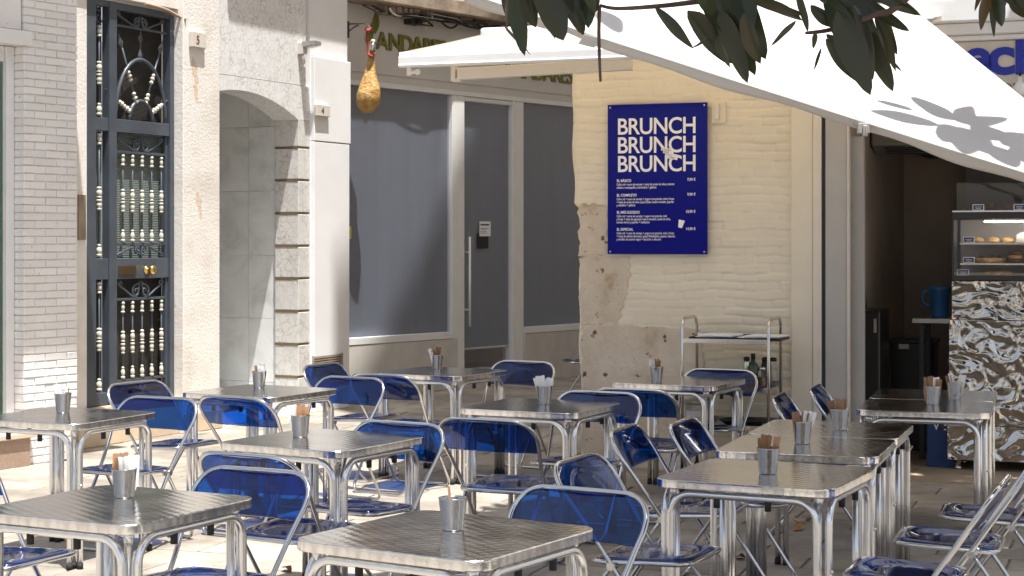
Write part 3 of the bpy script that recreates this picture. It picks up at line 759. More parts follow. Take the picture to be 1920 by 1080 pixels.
a0, z1 = AN.at(650, 424, -0.001); a1, z0 = AN.at(660, 448, -0.001)
tag(box('yellow_sticker', 'yellow_sticker', None, 0, 0.08, -0.003, 0, 0, z1-z0), 'small yellow sticker at the left edge of the shop window', 'sticker')
bpy.data.objects['yellow_sticker'].location = AN.loc(A(652), 0.028, z0); bpy.data.objects['yellow_sticker'].rotation_euler = (0, 0, AN.a)
# ledge above with broken plaster
b = MB()
def lf(u, v):
    r = random.Random(int(u*997)+int(v*31))
    return (aL+(aR+0.6-aL)*u, -0.29+0.02*r.random() if v < 0.5 else -0.27, 4.03+0.02*r.random() if v < 0.5 else 4.2)
box('ledge', 'ledge_brown', sh, aL, aR+0.6, -0.25, 0.4, 4.10, 4.27, 0.02)
box('upper_wall', 'shop_wall', sh, aL, aR+0.6, 0.0, 0.4, 4.275, 9.0)
b = MB()
for k in range(26):
    u = aL+0.5+k*0.03+random.uniform(-0.01, 0.01)
    b.box(u, u+0.05, -0.12-random.uniform(0, 0.08), -0.005, 4.05-random.uniform(0, 0.045), 4.101)
b.build('broken_plaster', 'ledge_brown', sh, 0.006)
# lettering
def shopsign(name, label, px, py, py2, sub=True):
    s_, z_ = AN.at(px, py2, -0.02); s1_, z1_ = AN.at(px, py, -0.02)
    sg = thing(name, label, 'shop sign', AN.loc(s_, -0.014, z_), AN.a)
    H = z1_-z_; x = 0.0
    for ch, wd in (('A', 0.98), ('N', 0.98), ('D', 0.98), ('A', 0.93), ('R', 0.74), ('E', 0.66), ('S', 0.7)):
        text('letter', ch, H*1.37, 'letter_olive', sg, (x, 0.0, 0), 0.012, 0.004, sx=1.06); x += wd*H
    for k, (dx, dz, an, l) in enumerate(((-0.10, H*0.95, 25, 0.22), (-0.02, H*1.12, 5, 0.24), (-0.16, H*0.62, 40, 0.16))):
        b = MB(); d = Vector((sin(radians(an)), 0, cos(radians(an)))); q = Vector((d.z, 0, -d.x)); p = Vector((dx, -0.01, dz-0.06))
        n_ = 8; L_ = [p+d*l*i/n_+q*(0.05*sin(pi*i/n_)) for i in range(n_+1)]; R_ = [p+d*l*i/n_-q*(0.03*sin(pi*i/n_)) for i in range(n_, -1, -1)]
        poly = [(v.x, v.z) for v in L_+R_[1:-1]]; b.prism(poly, -0.012, 0.0); b.build('leaf_emblem', 'letter_olive', sg)
shopsign('shop_lettering', 'olive green raised capitals with a leaf emblem on the fascia behind the ham', 706, 57, 91)
shopsign('shop_lettering', 'olive green raised capitals on the fascia half hidden behind the awning arm', 962, 112, 144)
# fascia lamp
lp = thing('fascia_lamp', 'black floodlight above the green shop lettering', 'lamp', AN.loc(A(775), 0, AN.z(775, 40)), AN.a)
b = MB().box(-0.16, 0.02, -0.12, 0, -0.05, 0.06); b.box(-0.06, 0.0, -0.2, -0.1, 0.02, 0.07); b.build('housing', 'black_metal', lp, 0.01)
b = MB()
for p, q in (((-0.12, -0.18, -0.06), (0.14, -0.16, -0.05)), ((0.14, -0.16, -0.05), (0.16, -0.05, 0.02)), ((-0.12, -0.18, -0.06), (-0.02, -0.05, 0.03)), ((-0.02, -0.05, 0.03), (0.16, -0.05, 0.02))): b.cyl(p, q, 0.01, 6)
b.build('lamp_frame', 'black_metal', lp)
# cables under the ledge
rc = random.Random(21)
labs = ['long black cable sagging in a deep loop under the ledge', 'thick black cable running along the ledge', 'thin black cable drooping at the left end of the ledge', 'tangled dark cable above the shop sign']
for k in range(9):
    s0 = aL+rc.uniform(0.0, 1.6); n_ = 9; L_ = rc.uniform(1.2, 3.4); pts = []
    for i in range(n_):
        u = i/(n_-1); pts.append(AN.loc(min(s0+L_*u, aR+0.5), -0.10-0.14*rc.random(), 4.085-0.05*rc.random()-0.05*sin(pi*u*2+k)**2))
    b = MB().tube(smoothpath(pts), rc.choice((0.008, 0.011, 0.016)), 6)
    tag(b.build('cable', 'cable_black'), 'one of the dark cables bundled along the ledge above the shop sign', 'cable', 'dark cables under the ledge')
pts = [AN.loc(A(790), -0.12, AN.z(790, 14)), AN.loc(A(812), -0.1, AN.z(812, 40)), AN.loc(A(832), -0.08, AN.z(832, 53)), AN.loc(A(846), -0.08, AN.z(846, 48)), AN.loc(A(858), -0.1, AN.z(858, 24)), AN.loc(A(885), -0.15, 4.0)]
tag(MB().tube(smoothpath(pts), 0.011, 6).build('cable', 'cable_black'), 'black cable hanging in a wide loop right of the fascia lamp', 'cable')
pts = [AN.loc(A(704), -0.2, AN.z(704, 18)), AN.loc(A(712), -0.2, AN.z(712, 29)), AN.loc(A(728), -0.18, AN.z(728, 32)), AN.loc(A(736), -0.15, AN.z(736, 24)), AN.loc(A(732), -0.15, AN.z(732, 16))]
tag(MB().tube(smoothpath(pts), 0.012, 6).build('cable', 'cable_white'), 'short white cable loop under the ledge left of the lamp', 'cable')
pts = [AN.loc(A(784), -0.2, 4.02), AN.loc(A(784.5), -0.17, AN.z(784, 25)), AN.loc(A(786), -0.1, AN.z(786, 43)), AN.loc(A(791), -0.06, AN.z(791, 57))]
tag(MB().tube(smoothpath(pts), [0.012]*12+[0.009]*3+[0.005]*4 if len(smoothpath(pts)) == 19 else 0.009, 6).build('cable', 'cable_white'), 'thin white cable end dangling beside the fascia lamp', 'cable')
# ---- ham on its hook
hp = P(692, 150, 17.33)
hb = thing('wall_hook_bracket', 'black iron bracket with hook on the side of the white wall', 'bracket', P(655, 55, 17.0), 0)
o0 = P(655, 55, 17.0)
b = MB(); q = lambda px, py, Y: P(px, py, Y)-o0
b.box(-0.03, 0.0, -0.02, 0.02, q(655, 71, 17).z, q(655, 40, 17).z)
b.build('back_plate', 'black_metal', hb)
b = MB().tube([q(655, 45, 17.0), q(684, 44, 17.25)], 0.008, 6); b.tube(smoothpath([q(655, 58, 17.0), q(664, 51, 17.1), q(674, 46, 17.15)]), 0.008, 6)
b.build('arm', 'black_metal', hb)
MB().tube(smoothpath([q(680, 44, 17.2), q(687, 44, 17.3), q(693, 50, 17.33), q(692, 57, 17.33)]), 0.009, 6).build('hook', 'chrome', hb)
rp = thing('red_rope', 'red twisted rope tied between the hook and the ham', 'rope', P(690, 57, 17.33), 0); o0 = P(690, 57, 17.33)
b = MB().tube(smoothpath([q(692, 55, 17.33), q(688, 60, 17.33), q(689, 80, 17.33), q(690, 98, 17.33), q(693, 104, 17.3)]), 0.011, 7)
b.tube(smoothpath([q(693, 104, 17.26), q(699, 106, 17.28), q(701, 101, 17.36), q(695, 99, 17.4), q(691, 102, 17.34)], True), 0.014, 7, closed=True)
b.tube(smoothpath([q(686, 54, 17.33), q(690, 58, 17.3), q(694, 53, 17.34)]), 0.017, 7)
b.build('strand', 'rope_red', rp)
hm = thing('cured_ham', 'golden cured ham leg hanging from the red rope', 'ham', P(692, 213, 17.33), 0); o0 = P(692, 213, 17.33)
prof = [(699, 76, 4.0, 4), (698, 86, 4.6, 5), (696, 97, 5.0, 5), (696, 108, 5.5, 6), (695.5, 120, 7.5, 8), (694.5, 134, 10, 10), (693, 148, 14.5, 14), (692, 162, 20, 19), (691.5, 176, 23.5, 22), (691, 188, 24, 22), (690, 198, 21.5, 19), (689, 206, 16, 14), (688.5, 211, 8, 8)]
b = MB(); n_ = 20; vs = []; rq = random.Random(5)
for i, (px, py, rx, ry) in enumerate(prof):
    c = q(px, py, 17.33); k_ = 17.33/F
    for j in range(n_):
        a = 2*pi*j/n_; wob = 1+0.07*sin(2*a+i*0.5)+0.05*sin(5*a+i*1.1)*(i > 4)+0.03*rq.uniform(-1, 1)*(i > 3)
        vs.append((c.x+cos(a)*rx*k_*wob, c.y+sin(a)*ry*k_*wob, c.z))
fs = [(i*n_+j, (i+1)*n_+j, (i+1)*n_+(j+1) % n_, i*n_+(j+1) % n_) for i in range(len(prof)-1) for j in range(n_)]
fs += [tuple(range(n_)), tuple((len(prof)-1)*n_+j for j in range(n_))[::-1]]
b.add(vs, fs, True); b.build('ham_leg', 'cured_ham', hm)
MB().tube([q(700, 74, 17.33), q(699, 82, 17.33)], [0.018, 0.026], 8).build('hoof', 'plinth', hm)
MB().tube([q(700, 79, 17.3), q(698, 96, 17.28)], [0.026, 0.03], 8).build('foil_label', 'chrome', hm)

# ================================================================== CAFE BUILDING
cf = wallthing(CF, 'cafe_building', 'cream painted cafe building with an open front on the right', 'building')
C = lambda px, yo=0.0: CF.x(px, yo)
Cz = lambda px, py, yo=0.0: CF.z(px, py, yo)
sP0, sP1, sP2 = C(1484), C(1525), C(1541)
rb = random.Random(12); offs = {}
def relief(s, z):
    zz_ = z+0.010*sin(s*3.1+1)+0.006*sin(s*11+z*5)
    rw = math.floor(zz_/0.061); fr_ = zz_/0.061-rw
    cell = s/0.26+(0.5 if rw % 2 else 0)+0.13*sin(rw*1.7); ci = math.floor(cell); fc = cell-ci
    k = (rw, ci)
    if k not in offs: offs[k] = (rb.uniform(-0.003, 0.004), rb.uniform(-0.6, 0.6), rb.choice((0.15, 0.3, 0.8, 1.0)))
    o_, tl, dep = offs[k]
    jz = math.exp(-(min(fr_, 1-fr_)/0.12)**2)*0.007*dep; jx = math.exp(-(min(fc, 1-fc)/0.05)**2)*0.005
    return -(o_+tl*0.004*(fr_-0.5))+jz+jx
def wf(u, v):
    z = v*3.62; k_ = min(1, max(0, (z-1.86)/0.06)); sl_ = -0.012-0.05*k_*k_*(3-2*k_); s = sl_+u*(sP0-0.002-sl_); e = max(0, 1-(s-sl_)/0.06)
    y = relief(s, z)*(0.55+0.45*sin(s*2.3+z*1.7)**2)+0.035*e*e
    return (s+0.008*sin(z*4.3)*e+0.006*sin(z*13)*e, y, z)
MB().grid(wf, 150, 420).build('brick_wall', 'cream_brick', cf)
box('wall_core', 'cream_paint', cf, 0.05, sP1-0.03, 0.032, 0.3, 0, 3.62)
box('side_wall', 'cream_paint', cf, 0.0, 0.06, 0.045, 13.0, 0, 3.62)
box('upper_storeys', 'cream_paint', cf, 0.0, 8.5, 0.02, 13.0, 3.625, 18.7)
box('pilaster', 'cream_paint', cf, sP0, sP1, -0.02, 0.30, 0, 2.62, 0.006)
box('door_post', 'cream_alu', cf, sP1+0.002, sP2, -0.03, 0.12, 0, 2.62, 0.004)
box('door_channel', 'black_metal', cf, sP2+0.002, C(1548), 0.0, 0.10, 0, 2.62)
box('sliding_panel', 'panel_grey', cf, C(1548), C(1589), -0.01, 0.06, 0.02, 2.62, 0.004)
box('sliding_panel_edge', 'cream_alu', cf, C(1589)+0.001, C(1592), -0.018, 0.062, 0.02, 2.62)
box('inner_post', 'panel_grey', cf, C(1594, 0.12), C(1619, 0.12), 0.12, 0.2, 0.02, Cz(1606, 256, 0.12))
# stone blocks showing through the paint
def stone(poly, y0, name='stone_block', mat='old_stone', y1=0.05):
    pts = []
    rs = random.Random(int(poly[0][0]))
    for i, p in enumerate(poly):
        q_ = poly[(i+1) % len(poly)]
        for k in range(12):
            t = k/12; pts.append((p[0]+(q_[0]-p[0])*t+rs.uniform(-1.9, 1.9)+2.2*sin(k*1.3+i), p[1]+(q_[1]-p[1])*t+rs.uniform(-1.6, 1.6)+2.0*sin(k*0.9+i*2)))
    pl = [CF.at(x, y) for x, y in pts]
    return MB().prism(pl[::-1], y0, y1).build(name, mat, cf, 0.002)
stone([(1085, 384), (1112, 382), (1139, 388), (1140, 476), (1087, 480)], -0.007)
stone([(1087, 483), (1178, 480), (1180, 520), (1172, 560), (1160, 606), (1089, 610)], -0.0075)
stone([(1090, 613), (1160, 609), (1240, 614), (1316, 616), (1320, 700), (1200, 734), (1092, 733)], -0.008)
stone([(1091, 737), (1200, 737), (1300, 720), (1322, 704), (1324, 790), (1200, 872), (1093, 874)], -0.007, mat='old_stone')
# sockets, cover on the wall right of the menu sign
sc_ = thing('socket_cover', 'small cream cover plate with a latch at the top right of the blue menu sign', 'cover plate', CF.loc(C(1347), -0.012, Cz(1347, 210)), CF.a)
box('base_plate', 'cream_brick', sc_, -0.045, 0.055, -0.008, 0.02, -0.08, 0.07, 0.002); box('latch', 'sign_cream', sc_, -0.02, 0.012, -0.03, -0.008, -0.055, 0.055, 0.003)
# room behind
roomL, roomR, roomD = C(1592), 6.2, 3.4
box('room_back', 'room_brown', cf, roomL-0.6, CF.x(1815, roomD), roomD, roomD+0.1, 0, 2.75)
box('room_back', 'room_grey', cf, CF.x(1815, roomD)+0.002, roomR, roomD-0.25, roomD+0.1, 0, 2.75)
box('room_side', 'room_brown', cf, roomL-0.3, roomL-0.05, 0.31, roomD, 0, 2.75)
box('room_side', 'room_brown', cf, roomR, roomR+0.2, 0.0, roomD, 0, 2.75)
box('room_ceiling', 'room_brown', cf, roomL-0.3, roomR, 0.02, roomD, 2.75, 2.85)
box('lintel', 'cream_paint', cf, sP0, 8.0, 0.0, 0.3, 2.625, 3.62)
box('right_pier', 'cream_paint', cf, 5.6, 8.0, 0.0, 0.3, 0, 2.62)
ti = 0
for i in range(9):
    for j in range(5):
        x0 = sP1+0.02+i*0.62-(0.31 if j % 2 else 0); y0 = 0.0+j*0.62
        x0c = max(x0, sP1+0.02)
        if x0+0.6 < x0c+0.05 or x0 > roomR: continue
        MB().box(x0c, x0+0.616, y0, y0+0.616, -0.02, 0.014).build('floor_tile', 'floor_tile', cf, 0.002)
box('tile_bed', 'mortar', cf, sP1, roomR, 0.004, roomD, -0.03, 0.009)
# cornice and signboard over the opening
zs1 = Cz(1850, 76, -0.05)
box('cornice', 'white_paint', cf, C(1560), 8.0, -0.16, 0.0, zs1+0.035, zs1+0.11, 0.01); box('cornice', 'white_paint', cf, C(1560), 8.0, -0.10, 0.0, zs1, zs1+0.033, 0.008)
box('cornice', 'white_paint', cf, C(1560), 8.0, -0.22, 0.0, zs1+0.112, zs1+0.27, 0.012)
box('parapet_wall', 'white_paint', cf, C(1560), 8.0, -0.03, 0.02, zs1+0.272, 6.0)
ts = thing('cafe_signboard', 'cream signboard with big blue lower case letters above the cafe opening', 'sign', CF.loc(C(1793), -0.04, zs1), CF.a)
box('board', 'sign_cream', ts, -0.6, 2.4, 0.0, 0.04, -0.40, -0.004)
hs = zs1-Cz(1850, 138, -0.05)
xo = C(1808, -0.05)-C(1793, -0.05)
for ch, px in (('t', 1776), ('e', 1805), ('c', 1853), ('h', 1903)):
    text('letter', ch, hs*(1.62 if ch in 'ec' else 1.36), 'sign_blue', ts, (C(px, -0.05)-C(1793, -0.05), -0.004, -hs*1.0), 0.006, 0.011, sx=1.12)
text('small_lettering', 'COFFEE', 0.052, 'ink_dark', ts, (C(1868, -0.05)-C(1793, -0.05), -0.003, -hs-0.105), 0.001, 0.0, sx=1.25, space=1.15)
lb = thing('globe_bulb', 'round white bulb lamp at the right edge below the cafe signboard', 'lamp', CF.loc(C(1912, -0.12), -0.12, Cz(1912, 166, -0.12)), CF.a)
b = MB().lathe([(0.002, -0.045), (0.025, -0.038), (0.043, -0.012), (0.043, 0.012), (0.025, 0.038), (0.012, 0.05), (0.012, 0.08)], 14); b.build('bulb', 'ink_white', lb)
MB().tube([(0, 0, 0.07), (0, 0.03, 0.1), (0, 0.1, 0.1)], 0.008, 6).build('bulb_holder', 'black_metal', lb)

# ---- menu sign
mx0, mz1 = CF.at(1140, 197, -0.03); mx1, mz0 = CF.at(1327, 477, -0.03)
ms = thing('menu_sign', 'glossy royal blue brunch menu board screwed to the cream brick wall', 'sign', CF.loc(mx0, -0.032, mz0), CF.a)
mw, mh = mx1-mx0, mz1-mz0
mm_, tt_, bb_ = nodes('gloss_blue'); setp(bb_, Base_Color=(0.004, 0.006, 0.20), Roughness=0.08); bb_.inputs['Specular IOR Level'].default_value = 0.22
box('panel', 'gloss_blue', ms, 0, mw, -0.008, 0, 0, mh, 0.002)
for x in (0.02, mw-0.022):
    for z in (0.018, mh-0.02): MB().cyl((x, -0.013, z), (x, 0.03, z), 0.0065, 10).build('screw', 'chrome', ms)
vz = lambda py: mh*(1-(py-52)/(1036-52))      # picture rows of the board, enlarged view
vx = lambda px: mw*(px-38)/(685-38)
for base in (248, 371, 494): text('headline', 'BRUNCH', mh*0.152, 'ink_white', ms, (vx(99), -0.0095, vz(base)), 0.0005, 0.0022, sx=0.915, space=0.94)
items = [('EL BÁSICO', '7,90 €', 561, ['Café o té + zumo de naranja + tosta de aceite de oliva y tomate', 'rallado o mantequilla y mermelada + galletas']),
         ('EL COMPLETO', '9,90 €', 657, ['Café o té + zumo de naranja + yogurt con granola, miel y frutas', '+ tosta de aceite de oliva, queso Edam, huevo revuelto, paprika', 'y cebollino + galletas']),
         ('EL MÁS ELEGIDO', '13,90 €', 769, ['Café o té + zumo de naranja + yogurt con granola, miel', 'y frutas + tosta de aguacate, huevo revuelto, aceite de oliva,', 'tomate cherry y paprika + medialuna']),
         ('EL ESPECIAL', '14,90 €', 881, ['Café o té + zumo de naranja + yogurt con granola, miel y frutas', '+ tosta de salmón ahumado, queso Philadelphia, pepino, rabanito', 'y semillas de sesamo negro + bizcocho a elección'])]
ts_ = mh*0.0235
for ttl, pr, py, lines in items:
    text('item_title', ttl, ts_*1.05, 'ink_white', ms, (vx(99), -0.0092, vz(py)), 0.0002, 0.0006, sx=0.86)
    text('price', pr, ts_*1.05, 'ink_white', ms, (vx(610), -0.0092, vz(py-3)), 0.0002, 0.0005, 'RIGHT', sx=0.86)
    for k, ln in enumerate(lines): text('description', ln, ts_*0.93, 'ink_white', ms, (vx(98), -0.0092, vz(py+24+k*20)), 0.0002, 0.0002, sx=0.70)
for k, ln in enumerate(('AVAILABLE', 'FROM', '9 TO 14', '+ DRINK')):
    o = MB().box(0, 0.085-0.008*(k % 2), -0.0006, 0, 0, 0.022).build('sticker_strip', 'ink_white', ms); o.location = (vx(388+k*13), -0.0112, vz(358+k*18)); o.rotation_euler = (0, 0.16, 0)
    t_o = text('sticker_text', ln, 0.017, 'ink_dark', ms, (vx(393+k*13), -0.0122, vz(355+k*18)), 0.0002, 0.0, sx=0.8); t_o.rotation_euler = (pi/2, 0.16, 0)
b = MB().prism([(0, 0), (0.028, 0), (0.038, 0.055), (-0.008, 0.055)], -0.0008, 0); o = b.build('cup_emblem', 'ink_white', ms); o.location = (vx(499), -0.0096, vz(860)); o.rotation_euler = (0, 0.22, 0)

# ================================================================== AWNING over the menu wall
YB = -1.6
aw_ = wallthing(CF, 'folding_arm_awning', 'white folding arm awning over the menu wall, seen from in front', 'awning')
s0 = CF.x(750, YB); s1 = 2.6; z0 = CF.z(750, 127, YB)
b = MB().prism([(0, 0)]*0+[(0, 0), (0.02, -0.004), (0.05, 0.02), (0.058, 0.07), (0.045, 0.098), (0.0, 0.104)], 0, 1)
prof = [(YB-0.02, z0), (YB-0.035, z0+0.012), (YB-0.028, z0+0.02), (YB-0.03, z0+0.068), (YB-0.018, z0+0.072), (YB-0.012, z0+0.1), (YB+0.04, z0+0.106), (YB+0.05, z0+0.01), (YB+0.03, z0)]
vs = [(s0, y, z) for y, z in prof]+[(s1, y, z) for y, z in prof]; k = len(prof)
MB().add(vs, [tuple(range(k))[::-1], tuple(range(k, 2*k))]+[(i, (i+1) % k, (i+1) % k+k, i+k) for i in range(k)]).build('front_bar', 'frame_white', aw_, 0.003)
sb0 = CF.x(913, -0.05); zb1 = CF.z(913, 62, -0.05)
def af(u, v): return (s0+0.01+(s1-s0-0.02)*u, YB+0.02+(1.55)*v, z0+0.105+(zb1-z0-0.105)*v-0.004*sin(pi*v))
MB().grid(af, 12, 8).build('canopy', 'white_canvas', aw_, solid=0.002)
for k in range(1, 4):
    u0 = k/4
    MB().grid(lambda u, v: (af(u0, v)[0]+(u-0.5)*0.022, af(u0, v)[1], af(u0, v)[2]+0.0025), 2, 8).build('seam', 'white_canvas', aw_, solid=0.0015)
box('cassette', 'frame_white', aw_, s0-0.02, s1+0.02, -0.10, 0.0, zb1-0.05, zb1+0.035, 0.02)
YA = YB+0.16
xa0, za0 = CF.at(860, 139, YA); xa1, za1 = CF.at(1172, 121, YA)
b = MB(); hgt = 0.042
def beam(b, p, q_, w_, h_):
    p = Vector(p); q_ = Vector(q_); d = (q_-p).normalized(); n_ = Vector((0, 1, 0)); u_ = d.cross(n_).normalized()
    vs = []
    for e in (p, q_):
        for su, sn in ((-1, -1), (1, -1), (1, 1), (-1, 1)): vs.append(e+u_*h_*su+n_*w_*sn)
    b.add(vs, [(0, 1, 2, 3), (7, 6, 5, 4), (0, 4, 5, 1), (1, 5, 6, 2), (2, 6, 7, 3), (3, 7, 4, 0)])
beam(b, (xa0, YA, za0), (xa1, YA, za1), 0.03, 0.038); b.build('forearm', 'cream_alu', aw_, 0.006)
b = MB(); beam(b, (xa1-0.02, YA+0.05, za1), (xa1-0.5, -0.15, zb1-0.12), 0.03, 0.04); b.build('upper_arm', 'cream_alu', aw_, 0.006)
box('elbow', 'cream_alu', aw_, xa1-0.03, xa1+0.04, YA-0.032, YA+0.06, za1-0.036, za1+0.045, 0.01)
b = MB(); x_, z_ = CF.at(851, 137, YA); b.box(x_-0.012, x_+0.02, YA-0.03, YA+0.02, z_-0.055, z_+0.075); b.box(x_, x_+0.055, YA-0.026, YA+0.02, z_-0.06, z_-0.035); b.build('arm_bracket', 'cream_alu', aw_, 0.004)
x_, z_ = CF.at(770, 133, YB); b = MB().box(x_-0.025, x_+0.005, YB-0.01, YB+0.02, z_-0.03, z_+0.03); b.cyl((x_+0.0, YB, z_-0.012), (x_+0.05, YB, z_-0.008), 0.012, 8); b.cyl((x_+0.05, YB-0.008, z_-0.008), (x_+0.05, YB+0.012, z_-0.008), 0.02, 10)
b.build('crank_eye', 'cream_alu', aw_, 0.003)

# ================================================================== TROLLEY against the menu wall
yn, yr = -0.52, -0.10
tx0, tx1 = CF.x(1279, yn), CF.x(1441, yn)
tzT = CF.z(1279, 597, yn); sh_z = [CF.z(1440, y, yn) for y in (641, 731, 803)]
tr = wallthing(CF, 'service_trolley', 'three shelf steel service trolley against the cream wall', 'trolley')
for x in (tx0, tx1):
    ov = tzT if x == tx0 else tzT-0.0
    p = [(x, yn, 0.10), (x, yn, ov-0.06), (x, yn+0.03, ov-0.015), (x, yn+0.08, ov), (x, yr-0.08, ov), (x, yr-0.03, ov-0.015), (x, yr, ov-0.06), (x, yr, 0.10)]
    MB().tube(p, 0.0115, 10).build('post_frame', 'trolley_steel', tr)
for z in sh_z: 
    b = MB().box(tx0, tx1, yn+0.008, yr-0.008, z-0.006, z); b.box(tx0, tx1, yn-0.004, yn+0.008, z-0.018, z+0.012); b.box(tx0, tx1, yr-0.008, yr+0.004, z-0.018, z+0.03)
    b.build('shelf', 'trolley_steel', tr, 0.002)
for x in (tx0, tx1):
    for y in (yn, yr):
        b = MB().cyl((x-0.012, y, 0.045), (x+0.012, y, 0.045), 0.045, 14); b.cyl((x, y, 0.06), (x, y, 0.11), 0.012, 8); b.build('castor', 'rubber', tr)
def onwall(name, label, cat, s, y, z, group=None): return thing(name, label, cat, CF.loc(s, y, z), CF.a, group)
def tray(s, label):
    t = onwall('black_tray', label, 'tray', s, (yn+yr)/2, sh_z[0]+0.001)
    b = MB().box(-0.15, 0.15, -0.16, 0.16, 0, 0.006)
    for a0, a1, b0, b1 in ((-0.155, 0.155, -0.165, -0.16), (-0.155, 0.155, 0.16, 0.165), (-0.155, -0.15, -0.16, 0.16), (0.15, 0.155, -0.16, 0.16)): b.box(a0, a1, b0, b1, 0, 0.02)
    b.build('tray_body', 'black_plastic', t)
    return t
tray(tx0+0.19, 'black tray under paper menus at the left of the trolley top shelf'); tray(tx0+0.51, 'black tray under paper menus at the right of the trolley top shelf')
for k, (s, dz, mt) in enumerate(((tx0+0.17, 0.022, 'napkin'), (tx0+0.22, 0.036, 'paper'), (tx0+0.46, 0.022, 'napkin'), (tx0+0.54, 0.036, 'paper'))):
    o = onwall('paper_menu', ['pale folded menu lying flat on the left trolley tray', 'white menu card on top of the left trolley tray', 'pale folded menu lying flat on the right trolley tray', 'white menu card on top of the right trolley tray'][k], 'menu', s, (yn+yr)/2, sh_z[0]+dz-0.014)
    b = MB().box(-0.12, 0.12, -0.13, 0.13, 0, 0.012); q_ = b.build('sheets', mt, o, 0.003); q_.rotation_euler = (0, 0, 0.12*(-1)**k)
def napkin(s, y, z, label):
    o = onwall('folded_napkin', label, 'napkin', s, y, z); rn = random.Random(int(s*1000))
    def f(u, v): return ((u-0.5)*0.2, (v-0.5)*0.16, 0.012+0.012*sin(u*9+v*4)*rn.random()+0.006*sin(v*13))
    MB().grid(f, 10, 8).build('cloth', 'napkin', o, solid=0.006)
napkin(tx0+0.2, -0.3, sh_z[1]+0.004, 'crumpled beige cloth at the left of the trolley middle shelf'); napkin(tx0+0.38, -0.25, sh_z[1]+0.004, 'crumpled white cloth in the middle of the trolley shelf')
bt = onwall('oil_bottle', 'dark green glass oil bottle on the trolley middle shelf', 'bottle', CF.x(1412, -0.36), -0.36, sh_z[1]+0.001)
Hb = CF.z(1412, 663, -0.36)-sh_z[1]
MB().lathe([(0.002, 0), (0.034, 0.0), (0.036, 0.01), (0.036, Hb*0.60), (0.030, Hb*0.68), (0.015, Hb*0.77), (0.0135, Hb*0.86)], 20).build('glass', 'bottle_green', bt)
MB().lathe([(0.0155, Hb*0.855), (0.0155, Hb)], 16).build('cap', 'black_plastic', bt)
box('label_patch', 'ink_white', bt, -0.012, 0.008, -0.0375, -0.036, Hb*0.11, Hb*0.22)
for k, (px, y, r, hh, lid, lab) in enumerate(((1400, -0.2, 0.024, 0.17, 0.02, 'slim steel pepper grinder left of the green bottle'), (1428, -0.34, 0.03, 0.115, 0.0, 'squat glass spice jar right of the green bottle'), (1437, -0.18, 0.036, 0.17, 0.03, 'tall black lidded jar behind the green bottle'), (1450, -0.22, 0.026, 0.17, 0.0, 'tall clear glass by the right post of the trolley'))):
    o = onwall('condiment_jar' if k else 'pepper_grinder', lab, 'jar' if k else 'grinder', CF.x(px, y), y, sh_z[1]+0.001)
    MB().lathe([(0.002, 0), (r*0.92, 0), (r, 0.008), (r, hh-0.03), (r*0.86, hh-0.012), (r*0.86, hh)], 18).build('body', 'clear_glass' if k in (1, 3) else ('black_plastic' if k == 2 else 'trolley_steel'), o)
    MB().lathe([(r*0.9, hh+0.001), (r*0.9, hh+0.02), (r*0.5, hh+0.026)], 18).build('lid', 'chrome' if k in (1,) else 'black_plastic', o)
    if k == 1: MB().lathe([(r*0.9, 0.004), (r*0.93, 0.07)], 16).build('spice', 'pastry_dark', o)
gb = onwall('storage_box', 'grey box with a white label on the trolley bottom shelf', 'box', CF.x(1308, -0.32), -0.32, sh_z[2]+0.001)
wB = 0.13; hB = 0.165
box('body', 'grey_alu', gb, -wB/2, wB/2, -0.12, 0.12, 0, hB-0.03, 0.004); box('lid', 'grey_alu', gb, -wB/2-0.006, wB/2+0.006, -0.126, 0.126, hB-0.028, hB, 0.004)
box('label_sticker', 'paper', gb, -wB/2+0.014, wB/2-0.012, -0.1225, -0.12, 0.05, 0.09)
pn = onwall('black_platter', 'wide black oval platter on the trolley bottom shelf', 'platter', CF.x(1393, -0.33), -0.33, sh_z[2]+0.001)
o = MB().lathe([(0.002, 0), (0.12, 0.0), (0.165, 0.03), (0.17, 0.034), (0.155, 0.03), (0.11, 0.008), (0.002, 0.008)], 28).build('dish', 'black_plastic', pn)

# ================================================================== COUNTER with pastry case
YC = 0.60
cx0 = CF.x(1776, YC); cx1 = cx0+2.6
zc1 = CF.z(1790, 527, YC); zc0 = CF.z(1790, 862, YC)
ct = thing('display_counter', 'bar counter faced with hammered mirror steel panels on short legs', 'counter', CF.loc(cx0, YC, 0), CF.a)
zmid = CF.z(1790, 600, YC); zm2 = CF.z(1790, 797, YC)
cw = cx1-cx0
def ham_panel(x0, x1, y, za, zb_):
    return MB().box(x0, x1, y, 0.5, za, zb_).build('steel_panel', 'hammered_steel', ct, 0.003)
ham_panel(0.03, cw, 0.012, zmid+0.002, zc1); ham_panel(0.012, cw, 0.0, zm2+0.002, zmid-0.0); ham_panel(0.0, cw, 0.004, zc0, zm2)
for x in (0.07, 1.2, 2.4):
    for y in (0.07, 0.43): 
        MB().lathe([(0.03, 0.0), (0.032, 0.015), (0.026, 0.02), (0.026, zc0)], 14, (x, y, 0.014)).build('leg', 'trolley_steel', ct)
pc = thing('pastry_case', 'black framed glass pastry display case standing on the steel counter', 'display case', CF.loc(CF.x(1785, YC+0.02), YC+0.02, zc1+0.003), CF.a)
zk1 = CF.z(1790, 397, YC+0.02)-zc1-0.003; zk2 = CF.z(1790, 344, YC+0.02)-zc1-0.003
L_ = 2.5; D_ = 0.44
box('base', 'case_black', pc, 0, L_, 0, D_, 0, 0.035, 0.003)
box('top_beam', 'case_black', pc, 0, L_, 0.0, D_, zk1-0.055, zk1-0.004, 0.004)
